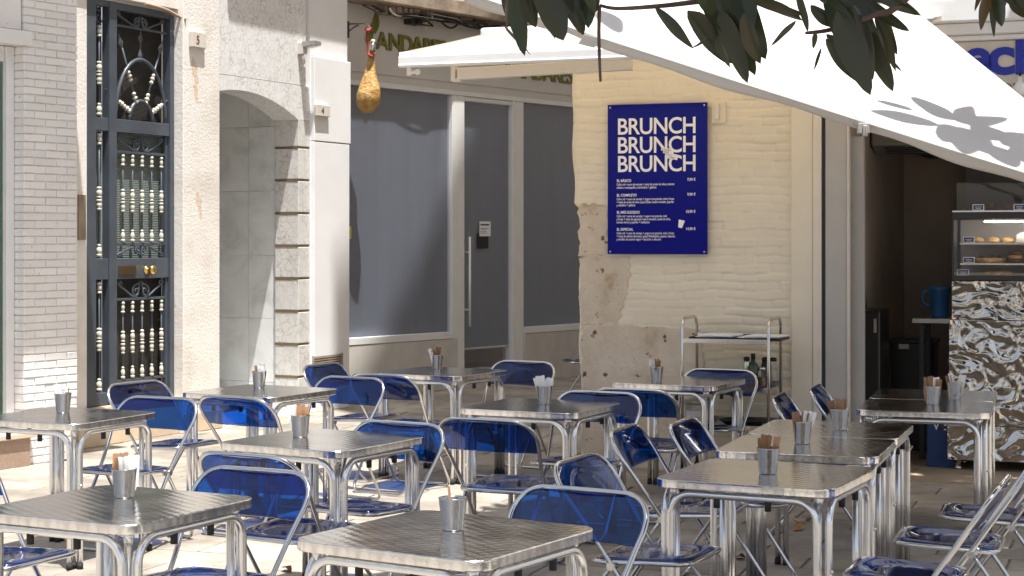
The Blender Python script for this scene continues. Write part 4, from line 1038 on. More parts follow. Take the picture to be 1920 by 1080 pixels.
box('top_shelf', 'ink_white', pc, 0.0, L_, 0.002, D_, zk1-0.003, zk1+0.008)
for x in (0.0, L_-0.02): box('corner_post', 'case_black', pc, x, x+0.012, 0.0, 0.02, 0.035, zk1-0.055); box('corner_post', 'case_black', pc, x, x+0.02, D_-0.02, D_, 0.035, zk1-0.055)
box('back_panel', 'panel_grey', pc, 0.02, L_, D_-0.012, D_-0.004, 0.036, zk1-0.056)
box('front_glass', 'clear_glass', pc, 0.013, L_-0.02, 0.004, 0.009, 0.036, zk1-0.056)
box('side_glass', 'clear_glass', pc, 0.004, 0.009, 0.022, D_-0.022, 0.036, zk1-0.056)
zsh = [CF.z(1800, y, YC+0.1)-zc1 for y in (494, 456)]
for z in zsh: box('glass_shelf', 'trolley_steel', pc, 0.05, L_-0.05, 0.06, D_-0.03, z-0.012, z)
box('light_tube', 'led_strip', pc, 0.22, L_-0.1, 0.03, 0.042, zk1-0.075, zk1-0.066)
box('upper_glass_front', 'clear_glass', pc, 0.03, L_, 0.03, 0.036, zk1+0.009, zk2); box('upper_glass_side', 'green_glass', pc, 0.03, 0.036, 0.037, D_-0.05, zk1+0.009, zk2)
box('upper_glass_top', 'green_glass', pc, 0.03, L_, 0.03, D_-0.05, zk2+0.001, zk2+0.007)
pl_ = pc.location
def incase(x, y, z): 
    d = Vector((CF.d.x*x+CF.n.x*y, CF.d.y*x+CF.n.y*y, z)); return Vector(pl_)+d
def pastry(name, label, cat, x, y, z, prof, mat, group=None, sq=1.0, n=18):
    o = thing(name, label, cat, incase(x, y, z), CF.a, group); b = MB().lathe(prof, n); q_ = b.build('pastry_body', mat, o); q_.scale = (1, sq, 1); return o
tartp = [(0.002, 0), (0.11, 0), (0.125, 0.035), (0.118, 0.037), (0.11, 0.03), (0.002, 0.03)]
t_ = pastry('fruit_tart', 'round golden tart topped with berries in the pastry case', 'tart', 0.24, 0.2, zsh[0]+0.001, tartp, 'pastry')
for k in range(5):
    a = k*1.3; MB().lathe([(0.002, 0), (0.014, 0.004), (0.016, 0.014), (0.008, 0.024), (0.001, 0.026)], 8, (0.07*cos(a), 0.07*sin(a), 0.03)).build('berry', 'pastry_dark', t_)
ck = [(0.002, 0), (0.042, 0), (0.05, 0.008), (0.05, 0.018), (0.04, 0.027), (0.002, 0.029)]
for k, (x, n_) in enumerate(((0.42, 3), (0.535, 4), (0.65, 3))):
    for j in range(n_):
        pastry('cookie', ['biscuit in the stack next to the berry tart', 'biscuit in the taller stack right of the tart', 'biscuit in the rightmost stack in the case'][k], 'biscuit', x+0.004*(j % 2), 0.17, zsh[0]+0.001+j*0.029, ck, 'pastry' if (j+k) % 2 else 'pastry_dark', 'biscuit stack %s' % ['beside the tart', 'in the middle', 'at the right'][k])
pastry('layer_cake', 'pale layered cake on the upper shelf of the pastry case', 'cake', 0.52, 0.2, zsh[1]+0.001, [(0.002, 0), (0.10, 0), (0.10, 0.05), (0.07, 0.075), (0.002, 0.08)], 'napkin')
pastry('flat_loaf', 'flat brown loaf on the floor of the pastry case', 'loaf', 0.3, 0.2, 0.037, [(0.002, 0), (0.1, 0), (0.11, 0.015), (0.09, 0.03), (0.002, 0.034)], 'pastry', None, 0.7)
pastry('flat_loaf', 'second brown loaf on the case floor, further right', 'loaf', 0.6, 0.2, 0.037, [(0.002, 0), (0.1, 0), (0.11, 0.015), (0.09, 0.03), (0.002, 0.034)], 'pastry_dark', None, 0.7)
pastry('cinnamon_roll', 'dark round roll on top of the pastry case behind glass', 'roll', 0.37, 0.2, zk1+0.009, [(0.002, 0), (0.036, 0), (0.043, 0.02), (0.038, 0.05), (0.02, 0.054), (0.002, 0.046)], 'pastry_dark')
pastry('golden_cake', 'golden crumbly cake on top of the case at the right frame edge', 'cake', 0.60, 0.2, zk1+0.009, [(0.002, 0), (0.08, 0), (0.09, 0.03), (0.06, 0.07), (0.002, 0.078)], 'pastry')
cr_p = [(0.002, 0), (0.035, 0.002), (0.045, 0.016), (0.036, 0.034), (0.002, 0.042)]
for k, x in enumerate((0.16, 0.27, 0.37)): pastry('croissant', ['left', 'middle', 'right'][k]+' of three golden buns on the upper shelf of the case', 'bun', x, 0.2, zsh[1]+0.001, cr_p, 'pastry', 'buns on the upper case shelf', 0.7)
for k, x in enumerate((0.14, 0.25)): pastry('muffin', ['left', 'right'][k]+' of two dark muffins on top of the pastry case', 'muffin', x, 0.26, zk1+0.009, [(0.002, 0), (0.028, 0), (0.036, 0.035), (0.040, 0.045), (0.026, 0.065), (0.002, 0.07)], 'pastry_dark', 'muffins on the case top')
def card(x, y, z, label):
    o = thing('price_card', label, 'price card', incase(x, y, z), CF.a)
    box('card_border', 'ink_white', o, -0.04, 0.04, 0.0, 0.004, 0, 0.042); box('card_face', 'box_blue', o, -0.034, 0.034, -0.0015, -0.0005, 0.005, 0.037)
    for k in range(2): box('print_line', 'ink_white', o, -0.024+0.006*k, 0.024-0.006*k, -0.0025, -0.0016, 0.022-0.010*k, 0.025-0.010*k)
card(0.18, 0.012, zk1+0.009, 'blue price card on the case top near its left corner'); card(0.46, 0.012, zk1+0.009, 'blue price card on the case top further right')
card(0.11, 0.07, zsh[1]+0.001, 'blue price card on the upper shelf inside the case'); card(0.11, 0.07, zsh[0]+0.001, 'blue price card beside the tart inside the case'); card(0.07, 0.07, 0.037, 'blue price card on the floor of the case')

# ---- things inside the dim room
def inroom(name, label, cat, px, yo, z=0.0145): return thing(name, label, cat, CF.loc(CF.x(px, yo), yo, z), CF.a)
ac_ = inroom('air_conditioner', 'wall air conditioner in the dim room just under the parasol edge', 'air conditioner', 1640, 1.5, CF.z(1640, 290, 1.5))
hh = CF.z(1640, 226, 1.5)-CF.z(1640, 290, 1.5)
b = MB(); b.add([(0, -0.2, 0.06), (0, 0.05, 0), (0, 0.05, hh), (0, -0.16, hh), (0.75, -0.2, 0.06), (0.75, 0.05, 0), (0.75, 0.05, hh), (0.75, -0.16, hh)], [(3, 2, 1, 0), (4, 5, 6, 7), (0, 1, 5, 4), (1, 2, 6, 5), (2, 3, 7, 6), (3, 0, 4, 7)])
b.build('casing', 'ac_white', ac_, 0.015)
for k in range(4): box('louvre', 'black_plastic', ac_, 0.1, 0.7, -0.195+k*0.05, -0.18+k*0.05, 0.036-k*0.012, 0.044-k*0.012)
MB().box(0.2, 0.5, 0.05, 1.89, 0.05, 0.1).build('mounting_rail', 'black_metal', ac_)
kb_ = inroom('black_cabinet', 'black drinks cabinet just inside the cafe opening', 'cabinet', 1597, 0.75)
hk = CF.z(1620, 586, 0.75); wk = CF.x(1650, 0.75)-CF.x(1597, 0.75)
box('body', 'case_black', kb_, 0, wk, 0.02, 0.5, 0, hk, 0.01); box('door_leaf', 'case_black', kb_, 0.01, wk-0.01, 0, 0.018, 0.05, hk-0.03, 0.004); box('handle_recess', 'grey_alu', kb_, wk-0.045, wk-0.025, -0.006, 0.0, hk-0.16, hk-0.06)
for k, z in enumerate((0.62, 0.30)): MB().prism([(0.01, z), (0.05, z), (0.03, z+0.06)], -0.003, -0.001).build('warning_mark', 'grey_alu', kb_)
bg_ = inroom('hanging_bag', 'dark cloth bag hanging above the black cabinet', 'bag', 1611, 0.8, hk+0.02)
b = MB().lathe([(0.06, 0.0), (0.062, 0.05), (0.05, 0.14), (0.025, 0.22), (0.008, 0.26)], 12); o = b.build('cloth', 'black_plastic', bg_); o.scale = (0.9, 0.5, 1)
bn = inroom('waste_bin', 'black rectangular bin with a grip slot on the cafe floor', 'bin', 1668, 1.6)
hb_ = CF.z(1700, 640, 1.6); wb = CF.x(1752, 1.6)-CF.x(1668, 1.6)
b = MB().add([(0.03, 0.03, 0), (wb-0.03, 0.03, 0), (wb-0.03, 0.3, 0), (0.03, 0.3, 0), (0, 0, hb_-0.03), (wb, 0, hb_-0.03), (wb, 0.33, hb_-0.03), (0, 0.33, hb_-0.03)], [(0, 3, 2, 1), (4, 5, 6, 7), (0, 1, 5, 4), (1, 2, 6, 5), (2, 3, 7, 6), (3, 0, 4, 7)]); b.build('tub', 'case_black', bn, 0.01)
box('rim', 'black_metal', bn, -0.01, wb+0.01, -0.01, 0.34, hb_-0.029, hb_, 0.006); box('grip', 'grey_alu', bn, 0.07, 0.15, -0.012, -0.006, hb_-0.075, hb_-0.035, 0.003)
st = inroom('prep_table', 'grey prep table beside the counter in the dim room', 'table', 1710, 1.1)
ht = CF.z(1740, 601, 1.1); wt = 0.55
box('top', 'grey_alu', st, 0, wt, 0, 0.5, ht-0.035, ht, 0.003)
for x in (0.05, wt-0.08):
    for y in (0.03, 0.44): box('leg', 'black_metal', st, x, x+0.035, y, y+0.035, 0, ht-0.036)
jg = inroom('blue_jug', 'blue plastic jug with handle on the prep table', 'jug', 1762, 1.3, 0); jg.location.z = 0.0145+ht+0.001
hj = CF.z(1762, 541, 1.3)-ht
MB().lathe([(0.002, 0), (0.06, 0), (0.062, 0.01), (0.075, hj*0.85), (0.082, hj*0.88), (0.082, hj), (0.02, hj+0.01)], 18).build('body', 'jug_blue', jg)
MB().tube(smoothpath([(-0.075, 0, hj*0.85), (-0.12, 0, hj*0.8), (-0.125, 0, hj*0.5), (-0.07, 0, hj*0.35)]), 0.011, 7).build('handle', 'jug_blue', jg)
vb = inroom('blue_crate', 'blue carton with white capitals standing by the counter foot', 'carton', 1738, 0.72)
vz0_, vz1_ = 0.0, CF.z(1760, 770, 0.72)-0.0
box('carton_body', 'box_blue', vb, 0, 0.23, 0, 0.3, 0, vz1_, 0.003)
text('lettering', 'VE', 0.105, 'ink_white', vb, (CF.x(1748, 0.72)-CF.x(1738, 0.72), -0.003, CF.z(1760, 810, 0.72)), 0.0006, 0.0, sx=0.9)

# ================================================================== TABLES
def rsq(h, r, k=7):
    out = []
    for cx, cy, a0 in ((1, 1, 0), (-1, 1, 90), (-1, -1, 180), (1, -1, 270)):
        for i in range(k): a = radians(a0+90*i/(k-1)); out.append(((h-r)*cx+r*cos(a), (h-r)*cy+r*sin(a)))
    return out
def make_table():
    t = thing('bistro_table', '', 'table')
    b = MB(); vs = []; rings = [(0.350, 0.698, 0.07), (0.3512, 0.700, 0.0712), (0.3512, 0.7275, 0.0712), (0.3495, 0.7295, 0.0695), (0.3485, 0.730, 0.0685)]
    k = 28
    for h, z, r in rings: vs += [(x, y, z) for x, y in rsq(h, r)]
    fs = [(i*k+j, i*k+(j+1) % k, (i+1)*k+(j+1) % k, (i+1)*k+j) for i in range(len(rings)-1) for j in range(k)]
    b.add(vs, fs, False); band = [(x, y, z) for z in (0.7002, 0.7272) for x, y in rsq(0.35135, 0.07135)]; b.add(band, [(j, (j+1) % k, (j+1) % k+k, j+k) for j in range(k)], True); b.add([(x, y, 0.730) for x, y in rsq(0.3485, 0.0685)], [tuple(range(k))]); b.add([(x, y, 0.698) for x, y in rsq(0.350, 0.07)], [tuple(range(k))[::-1]])
    b.build('table_top', 'swirl_steel', t)
    e, q = 0.286, 0.322; R_ = 0.085
    path = [(-e, -q, 0.012)]+[(-e, -q, 0.35)]+[(-e+R_*(1-cos(a)), -q, 0.592+R_*sin(a)) for a in [pi/2*i/8 for i in range(9)]]
    path = path+[(-x, y, z) for x, y, z in path[::-1]]
    b = MB().tube(path, 0.0145, 12); me = b.mesh('leg_frame'); me.materials.append(M('alu'))
    for k in range(4): inst('leg_frame', me, t, rz=k*pi/2)
    b = MB().tube([(-0.278, -0.278, 0.012), (-0.278, -0.278, 0.68)], 0.0145, 12); b.tube([(-0.278, -0.278, 0.66), (-0.29, -0.29, 0.697)], 0.018, 10)
    b.cyl((-0.295, -0.33, 0.42), (-0.295, -0.342, 0.42), 0.006, 8)
    me = b.mesh('inner_leg'); me.materials.append(M('alu'))
    for k in range(4): inst('inner_leg', me, t, rz=k*pi/2)
    b = MB()
    for x, y in ((-e, -q), (-q, -e), (-0.278, -0.278)): b.cyl((x, y, 0.0), (x, y, 0.03), 0.0165, 10)
    me = b.mesh('foot_cap'); me.materials.append(M('rubber'))
    for k in range(4): inst('foot_cap', me, t, rz=k*pi/2)
    b = MB().cyl((-0.1, -q, 0.632), (-0.1, -q, 0.674), 0.0125, 10); me = b.mesh('stacking_bumper'); me.materials.append(M('rubber'))
    b2 = MB().cyl((0.1, -q, 0.632), (0.1, -q, 0.674), 0.0125, 10); me2 = b2.mesh('stacking_bumper'); me2.materials.append(M('rubber'))
    for k in range(4): inst('stacking_bumper', me, t, rz=k*pi/2); inst('stacking_bumper', me2, t, rz=k*pi/2)
    return t
# position, turn, label, cup offset along table axes
TAB = [(-0.200, 5.317, -32.4, 'square steel table nearest the viewer, bottom centre', 'front centre'),
       (-1.368, 5.920, -26.8, 'square steel table in the bottom left corner', 'bottom left'),
       (-2.334, 8.920, -24.3, 'square steel table in front of the white brick pier at the left edge', 'left edge'),
       (-0.864, 7.839, -30.1, 'square steel table just beyond the two overlapping blue chairs', 'left middle'),
       (-1.527, 10.378, -29.5, 'square steel table in front of the marble passage', 'marble'),
       (-0.488, 11.906, -29.9, 'far square steel table in front of the shop plinth', 'shop'),
       (0.161, 9.450, -25.3, 'square steel table in the middle, left of the menu wall corner', 'middle'),
       (1.091, 11.115, -26.2, 'square steel table in front of the service trolley', 'trolley'),
       (1.004, 6.698, -25.8, 'nearest table of the right hand row, with tall brown sachets', 'right row near'),
       (1.318, 7.610, -19.5, 'middle table of three in the right hand row', 'right row mid'),
       (1.552, 8.273, -20.0, 'far table of three in the right hand row, pushed against the middle one', 'right row far'),
       (2.288, 9.425, -17.4, 'front table of the pair before the steel counter', 'counter front'),
       (2.500, 10.100, -17.4, 'back table of the pair before the steel counter', 'counter back')]
T0 = make_table(); tabs = []
for i, (x, y, a, lab, nm) in enumerate(TAB):
    t = T0 if i == 0 else copy_tree(T0)
    t.location = (x, y, 0); t.rotation_euler = (0, 0, radians(a)); tag(t, lab, 'table', 'square steel terrace tables'); tabs.append(t)

# ================================================================== CUPS AND SACHETS
def make_cup():
    t = thing('steel_cup', '', 'cup')
    MB().lathe([(0.002, 0.0), (0.0325, 0.0), (0.034, 0.003), (0.0445, 0.097), (0.0465, 0.101), (0.045, 0.102), (0.043, 0.098), (0.0325, 0.006), (0.002, 0.006)], 28, caps=False).build('cup_body', 'cup_steel', t)
    return t
K0 = make_cup()
def sachet_me(w_, h_, seed, name):
    r = random.Random(seed); bx_, by_ = r.uniform(-0.006, 0.006), r.uniform(-0.01, 0.01)
    def f(u, v): return ((u-0.5)*w_+0.003*sin(v*5+seed), by_*sin(pi*u)+bx_*sin(pi*v*1.3)+0.002*sin(u*11+seed), v*h_+0.002*sin(u*9))
    b = MB().grid(f, 6, 7, False); return b.mesh(name)
sm = {}
for mt in ('sachet_brown', 'sachet_white'):
    for k in range(4):
        me = sachet_me(0.034+0.006*k, 0.125+0.008*(k % 2), k+(10 if mt == 'sachet_white' else 0), 'sugar_sachet'); me.materials.append(M(mt)); sm[(mt, k)] = me
me = MB().box(-0.004, 0.004, -0.0012, 0.0012, 0, 0.118).mesh('wooden_stirrer'); me.materials.append(M('sachet_brown')); sm['st'] = me
# pixel of cup foot centre, table index, contents: b brown, w white, s stirrer
CUPS = [(849, 993, 0, 's', 'on the front centre table'), (233, 932, 1, 'bbbwww', 'on the bottom left table'), (118, 773, 2, 'ws', 'on the table by the brick pier'), (563, 819, 3, 'wwbb', 'on the table beyond the overlapping chairs'),
        (486, 727, 4, 'bwww', 'on the table before the marble passage'), (820, 692, 5, 'wbbb', 'on the far table before the shop'), (1021, 757, 6, 'wwww', 'on the middle table left of the menu wall'), (1231, 717, 7, 'wbb', 'on the table before the trolley'),
        (1440, 888, 8, 'bbbb', 'on the nearest right row table'), (1504, 832, 9, 'bbww', 'on the middle right row table'), (1575, 806, 10, 'bbb', 'on the far right row table'), (1749, 758, 11, 'bsbswb', 'on the front table before the counter'), (1790, 749, 12, 'bww', 'on the back table before the counter')]
rk = random.Random(4)
for i, (px, py, ti, cont, where) in enumerate(CUPS):
    c = K0 if i == 0 else copy_tree(K0)
    Y = (CAMH-0.7305)*F/(py-YH); p = Vector(((px-960)/F*Y, Y, 0.7305))
    c.location = p; c.rotation_euler = (0, 0, rk.uniform(0, 6)); tag(c, 'brushed steel cup '+where, 'cup', 'steel cups on the tables')
    n_ = len(cont)
    cn = {'b': ('sugar_sachet', 'brown paper sugar sachet in the steel cup '+where, 'sachet'), 'w': ('sugar_sachet', 'white paper sachet in the steel cup '+where, 'sachet'), 's': ('wooden_stirrer', 'wooden stirrer in the steel cup '+where, 'stirrer')}
    for k, ch in enumerate(cont):
        nm, lb_, ct_ = cn[ch]
        me = sm['st'] if ch == 's' else sm[('sachet_brown' if ch == 'b' else 'sachet_white', (i+k) % 4)]
        u = (k+0.5)/n_-0.5
        o = inst(nm, me, None, (p.x+u*0.045, p.y+rk.uniform(-0.012, 0.012), p.z+0.012+rk.uniform(0, 0.012)))
        o.rotation_euler = (rk.uniform(-0.2, 0.2), u*0.45+rk.uniform(-0.16, 0.16), rk.uniform(-0.9, 0.9)); tag(o, lb_, ct_, ('brown sachets ' if ch == 'b' else 'white sachets ' if ch == 'w' else 'stirrers ')+where)

# ================================================================== FOLDING CHAIRS
def fy(z): return -0.235+0.515*(z/0.77)          # leaning frame: depth at a height
def make_chair():
    t = thing('folding_chair', '', 'chair')
    half = [(0.13, 0.0), (0.175, 0.004), (0.197, 0.035), (0.20, 0.10), (0.203, 0.38), (0.212, 0.50), (0.226, 0.60), (0.236, 0.66), (0.232, 0.705), (0.208, 0.745), (0.165, 0.768), (0.10, 0.772)]
    pts = [(x, fy(z), z+0.011) for x, z in half]; pts = pts+[(-x, y, z) for x, y, z in pts[::-1]]
    MB().tube(smoothpath(pts, True, 4), 0.0092, 10, closed=True).build('back_frame', 'chrome', t)
    def ry(z): return 0.035+(0.40-z)/0.40*0.27
    half = [(0.185, 0.40), (0.185, 0.10), (0.180, 0.035), (0.155, 0.004), (0.11, 0.0)]
    pts = [(x, ry(z), z+0.011) for x, z in half]; pts = pts+[(-x, y, z) for x, y, z in pts[::-1]]
    MB().tube(smoothpath(pts, False, 4), 0.0088, 10).build('rear_leg_frame', 'chrome', t)
    def rim(h, y0, y1, r, k=6):
        out = []
        for cx, cy, a0 in ((h-r, y1-r, 0), (-h+r, y1-r, 90), (-h+r, y0+r, 180), (h-r, y0+r, 270)):
            for i in range(k): a = radians(a0+90*i/(k-1)); out.append((cx+r*cos(a), cy+r*sin(a)))
        return out
    tilt = lambda y: 0.418-0.045*(y+0.02)
    MB().tube([(x, y, tilt(y)) for x, y in rim(0.185, -0.27, 0.135, 0.06)], 0.0092, 10, closed=True).build('seat_frame', 'chrome', t)
    def sf(u, v):
        a, c = u*2-1, v*2-1
        x = a*sqrt(max(0, 1-0.5*abs(c)**6*0.5))*0.176; y = -0.0675+c*sqrt(max(0, 1-0.25*abs(a)**6))*0.196
        r_ = sqrt((x/0.150)**2+((y+0.06)/0.165)**2); d = -0.016*max(0, min(1, (1.0-r_)/0.12))
        return (x, y, tilt(y)+0.016+d-0.012*(max(abs(a), abs(c))**10))
    MB().grid(sf, 25, 25).build('seat', 'blue_acrylic', t, solid=0.006)
    zb_, zt_ = 0.612, 0.766
    def hw(z):
        for (x0, z0), (x1, z1) in zip(((0.221, 0.57), (0.228, 0.60), (0.236, 0.66), (0.232, 0.705), (0.208, 0.745), (0.172, 0.766)), ((0.228, 0.60), (0.236, 0.66), (0.232, 0.705), (0.208, 0.745), (0.172, 0.766), (0.17, 0.78))):
            if z <= z1: return x0+(x1-x0)*(z-z0)/(z1-z0)
        return 0.17
    def bf(u, v):
        z = zb_+(zt_-zb_)*v; x = (u*2-1)*hw(z)
        r_ = sqrt((x/0.155)**2+((z-0.60)/0.13)**2)
        y = fy(z)+0.020*(1-(u*2-1)**2)+0.008*max(0, min(1, (1.02-r_)/0.10))
        return (x, y, z+0.008)
    MB().grid(bf, 31, 17).build('backrest', 'blue_acrylic', t, solid=0.006)
    b = MB(); z = 0.405
    b.cyl((0.172, 0.033, z), (0.214, 0.033, z), 0.015, 16); b.cyl((0.176, 0.033, z), (0.184, 0.033, z), 0.019, 16); b.cyl((0.203, 0.033, z), (0.210, 0.033, z), 0.018, 16)
    b.tube([(0.18, 0.033, z), (0.185, 0.06, z+0.01)], 0.014, 8)
    me = b.mesh('hinge_hub'); me.materials.append(M('hub_chrome')); inst('hinge_hub', me, t)
    o = inst('hinge_hub', me, t); o.scale = (-1, 1, 1)
    return t
CH0 = make_chair(); first = [True]
def chair(px, py, rz, label, pos=None, push=0.0):
    o = CH0 if first[0] else copy_tree(CH0); first[0] = False
    r = radians(rz); f = Vector((sin(r), -cos(r), 0))
    if pos is None:
        Y = (CAMH-0.765)*F/(py-YH); top = Vector(((px-960)/F*Y, Y, 0)); p = top+f*(0.28-push)
    else: p = Vector((pos[0], pos[1], 0))
    o.location = p; o.rotation_euler = (0, 0, r); o.scale = (1.11, 1.0, 0.985); tag(o, label, 'chair', 'blue folding chairs of the terrace')
chair(252, 719, 58, 'blue folding chair turned sideways before the foot of the iron door')
chair(303, 748, -24, 'blue folding chair behind the left edge table, facing the viewer')
chair(434, 748, 150, 'bright blue folding chair on the near side of the marble passage table')
chair(456, 856, 150, 'blue chair just behind the chair right of the bottom left table')
chair(484, 884, -27, 'blue chair facing the viewer right of the bottom left table')
chair(602, 685, 62, 'blue chair turned sideways left of the far shop table')
chair(662, 710, -29, 'blue chair facing the viewer behind the marble passage table')
chair(712, 705, 150, 'blue chair with its back to the viewer, left of the far shop table')
chair(741, 798, -30, 'blue chair facing the viewer behind the left middle table', push=0.06)
chair(905, 790, 155, 'blue chair with broad seat showing, back to the viewer, near side of the middle table')
chair(985, 680, -30, 'blue chair behind the far table, before the dark shop door')
chair(1113, 741, -25, 'blue chair facing the viewer behind the middle table', push=0.11)
chair(1183, 733, 154, 'blue chair with its back to the viewer before the trolley table')
chair(1335, 699, -26, 'blue chair between the trolley and its table', push=0.2)
chair(1097, 922, -30, 'large dark blue chair at the right corner of the nearest table')
chair(1080, 862, 64, 'smoky blue chair turned right, just behind the large dark blue chair')
chair(1168, 806, 70, 'blue chair turned right, drawn up to the middle right row table')
chair(1278, 792, 68, 'blue chair turned right, drawn up to the far right row table')
chair(1460, 744, 72, 'blue chair turned right below the cream pilaster')
chair(1528, 728, 72, 'blue chair turned right in front of the sliding door post')
chair(0, 0, -112, 'nearest chair at the bottom right, facing left', (1.52, 6.28))
chair(0, 0, -110, 'second chair at the bottom right with its whole seat showing', (1.86, 6.98))
chair(0, 0, -108, 'third chair at the right edge, half out of frame', (2.20, 7.62))
chair(0, 0, 63, 'chair at the left frame edge showing only its legs', (-2.02, 6.62))
chair(0, 0, -80, 'far chair mostly hidden behind the corner of the menu wall', (0.80, 17.3))

# ================================================================== WHITE PARASOL (large, tilted)
pa = thing('cantilever_parasol', 'big white tilted parasol canopy with leaf shadows, upper right', 'parasol', (3.4, 5.6, 0))
O_ = Vector((3.4, 5.6, 0))
A_ = P(870, -15, 5.25); C1 = P(2050, 378, 4.95); B_ = P(1500, -155, 6.7)
u_ = (C1-A_); nrm = u_.cross(B_-A_).normalized()
def onplane(px, py):
    d = P(px, py, 1.0)-Vector((0, 0, CAMH)); t = (A_-Vector((0, 0, CAMH))).dot(nrm)/d.dot(nrm); return Vector((0, 0, CAMH))+d*t
C2 = onplane(2050, 290); E_ = A_+(B_-C2)
Lp = [onplane(870, -15), onplane(1115, 68), onplane(1615, 228), onplane(2050, 365)]
up_ = (B_-C2)
def pf(u, v):
    x = u*3; i = min(2, int(x)); t = x-i; lo = Lp[i].lerp(Lp[i+1], t)
    hi = E_.lerp(B_, min(1, u/0.75)) if u < 0.75 else B_.lerp(C2, (u-0.75)/0.25)
    p = lo.lerp(hi, v)
    return p-O_-nrm*0.012*sin(pi*v)*abs(sin(pi*x))
fl_ = nrm.z < 0
MB().grid(pf, 49, 25).build('canopy', 'parasol_canvas', pa, solid=0.002)
for u0 in (1/3, 2/3):
    MB().grid(lambda u, v: pf(u0+(u-0.5)*0.012, v)+nrm*(0.003 if nrm.z > 0 else -0.003), 2, 25).build('seam', 'parasol_canvas', pa, solid=0.0015)
def hf(u, v):
    x = u*3; i = min(2, int(x)); t = x-i; lo = Lp[i].lerp(Lp[i+1], t)
    h = 0.024+0.006*sin(u*17)+0.004*sin(u*41)
    return lo-O_+Vector((0, -0.004+(0.034+0.006*sin(u*23))*v, -h*v+0.001))
MB().grid(hf, 73, 4).build('hem', 'parasol_canvas', pa, solid=0.002)
b = MB(); c = Lp[2]-O_
b.box(c.x-0.012, c.x+0.022, c.y-0.012, c.y+0.01, c.z-0.036, c.z-0.004); b.cyl((c.x+0.008, c.y-0.016, c.z-0.045), (c.x+0.008, c.y-0.016, c.z-0.012), 0.008, 10); b.build('rib_end_clip', 'grey_alu', pa, 0.003)
c = Lp[1]-O_
MB().add([c+Vector((-0.03, -0.006, 0.006)), c+Vector((0.03, -0.008, -0.010)), c+Vector((-0.002, 0.006, -0.034)), c+Vector((-0.05, 0.004, -0.022))], [(0, 1, 2, 3)]).build('hem_flap', 'parasol_canvas', pa, solid=0.003)
ctr = (A_+C1+B_+E_)/4-O_-nrm*(0.1 if nrm.z > 0 else -0.1)
for q_ in Lp+[B_, E_]:
    b = MB().tube([ctr, q_-O_-nrm*(0.012 if nrm.z > 0 else -0.012)], 0.011, 8); b.build('rib', 'grey_alu', pa)
hub = ctr+Vector((0, 0, 0.95))
b = MB().tube(smoothpath([(0, 0, 0), (0, 0, 2.6), (-0.1, 0, 3.6), tuple(hub)]), 0.04, 12); b.build('mast', 'grey_alu', pa)
MB().tube([hub, ctr], 0.02, 8).build('hanger', 'grey_alu', pa)
MB().cbox(-0.4, 0.4, -0.4, 0.4, 0, 0.08).build('base', 'black_metal', pa, 0.01)

# ================================================================== MAGNOLIA TREE
mg = thing('magnolia_tree', 'magnolia tree whose dark glossy leaves hang into the top of the view', 'tree', (3.6, 2.2, 0)); TO = Vector((3.6, 2.2, 0))
MB().tube(smoothpath([(0, 0, -0.1), (0.03, 0.02, 1.2), (-0.05, 0.05, 2.6), (-0.1, 0.3, 4.0), (-0.2, 0.7, 5.6)]), [0.2-0.006*i for i in range(25)], 12).build('trunk', 'bark', mg)
def limb(pts, r0, r1):
    sp = smoothpath([Vector(p)-TO for p in pts]); n_ = len(sp); return MB().tube(sp, [r0+(r1-r0)*i/(n_-1) for i in range(n_)], 8).build('branch', 'bark', mg)
limb([(3.5, 2.3, 2.7), (2.6, 2.7, 2.95), (1.6, 3.4, 2.75), (0.9, 3.8, 2.32)], 0.05, 0.010)
limb([(0.9, 3.8, 2.32), (0.62, 3.85, 2.24), tuple(P(1370, -6, 3.85)), tuple(P(1300, 4, 3.85)), tuple(P(1240, 11, 3.85)), tuple(P(1160, 16, 3.85)), tuple(P(1124, 10, 3.85))], 0.009, 0.0035)
limb([tuple(P(1124, 10, 3.85)), tuple(P(1123, 60, 3.85)), tuple(P(1124, 110, 3.85)), tuple(P(1126, 153, 3.85))], 0.0045, 0.003)
limb([(1.6, 3.4, 2.75), (1.1, 3.7, 2.42), tuple(P(1700, -4, 3.7)), tuple(P(1640, 28, 3.7)), tuple(P(1560, 55, 3.7)), tuple(P(1510, 62, 3.7))], 0.012, 0.0035)
limb([(0.9, 3.8, 2.30), (0.5, 3.8, 2.32), tuple(P(1060, -35, 3.8))], 0.014, 0.005)
limb([(2.6, 2.7, 2.95), (1.7, 3.4, 2.5), tuple(P(1890, -10, 3.6))], 0.02, 0.006)
limb([(-0.1+3.6, 2.5, 4.0), (2.4, 4.2, 4.9), (1.9, 6.5, 5.3), (1.2, 8.0, 5.5)], 0.09, 0.02)
limb([(3.5, 2.5, 3.6), (2.0, 2.0, 4.2), (0.6, 1.8, 4.4), (-0.4, 2.1, 4.5)], 0.07, 0.015)
limb([(3.5, 2.6, 4.4), (3.6, 5.0, 5.2), (3.4, 8.0, 5.4)], 0.08, 0.02)
limb([(2.6, 2.7, 2.95), (2.1, 3.9, 3.05), (1.55, 4.6, 3.0)], 0.02, 0.006)
def leafmesh(L, wd, curl, fold, seed):
    r = random.Random(seed); ph = r.uniform(0, 6)
    def f(u, v):
        s = v; a = u*2-1
        w_ = wd*(sin(pi*min(1, s**0.8*0.97+0.015))**0.75)*(1 if s < 0.93 else (1-s)/0.07*0.75+0.25*0)
        w_ *= 1+0.07*sin(s*8+ph)
        x = a*w_; z = L*s
        return (x, -fold*abs(a)*w_+curl*L*s*s+0.03*L*sin(s*5+ph)*0.6*abs(a), z)
    return MB().grid(f, 7, 13)
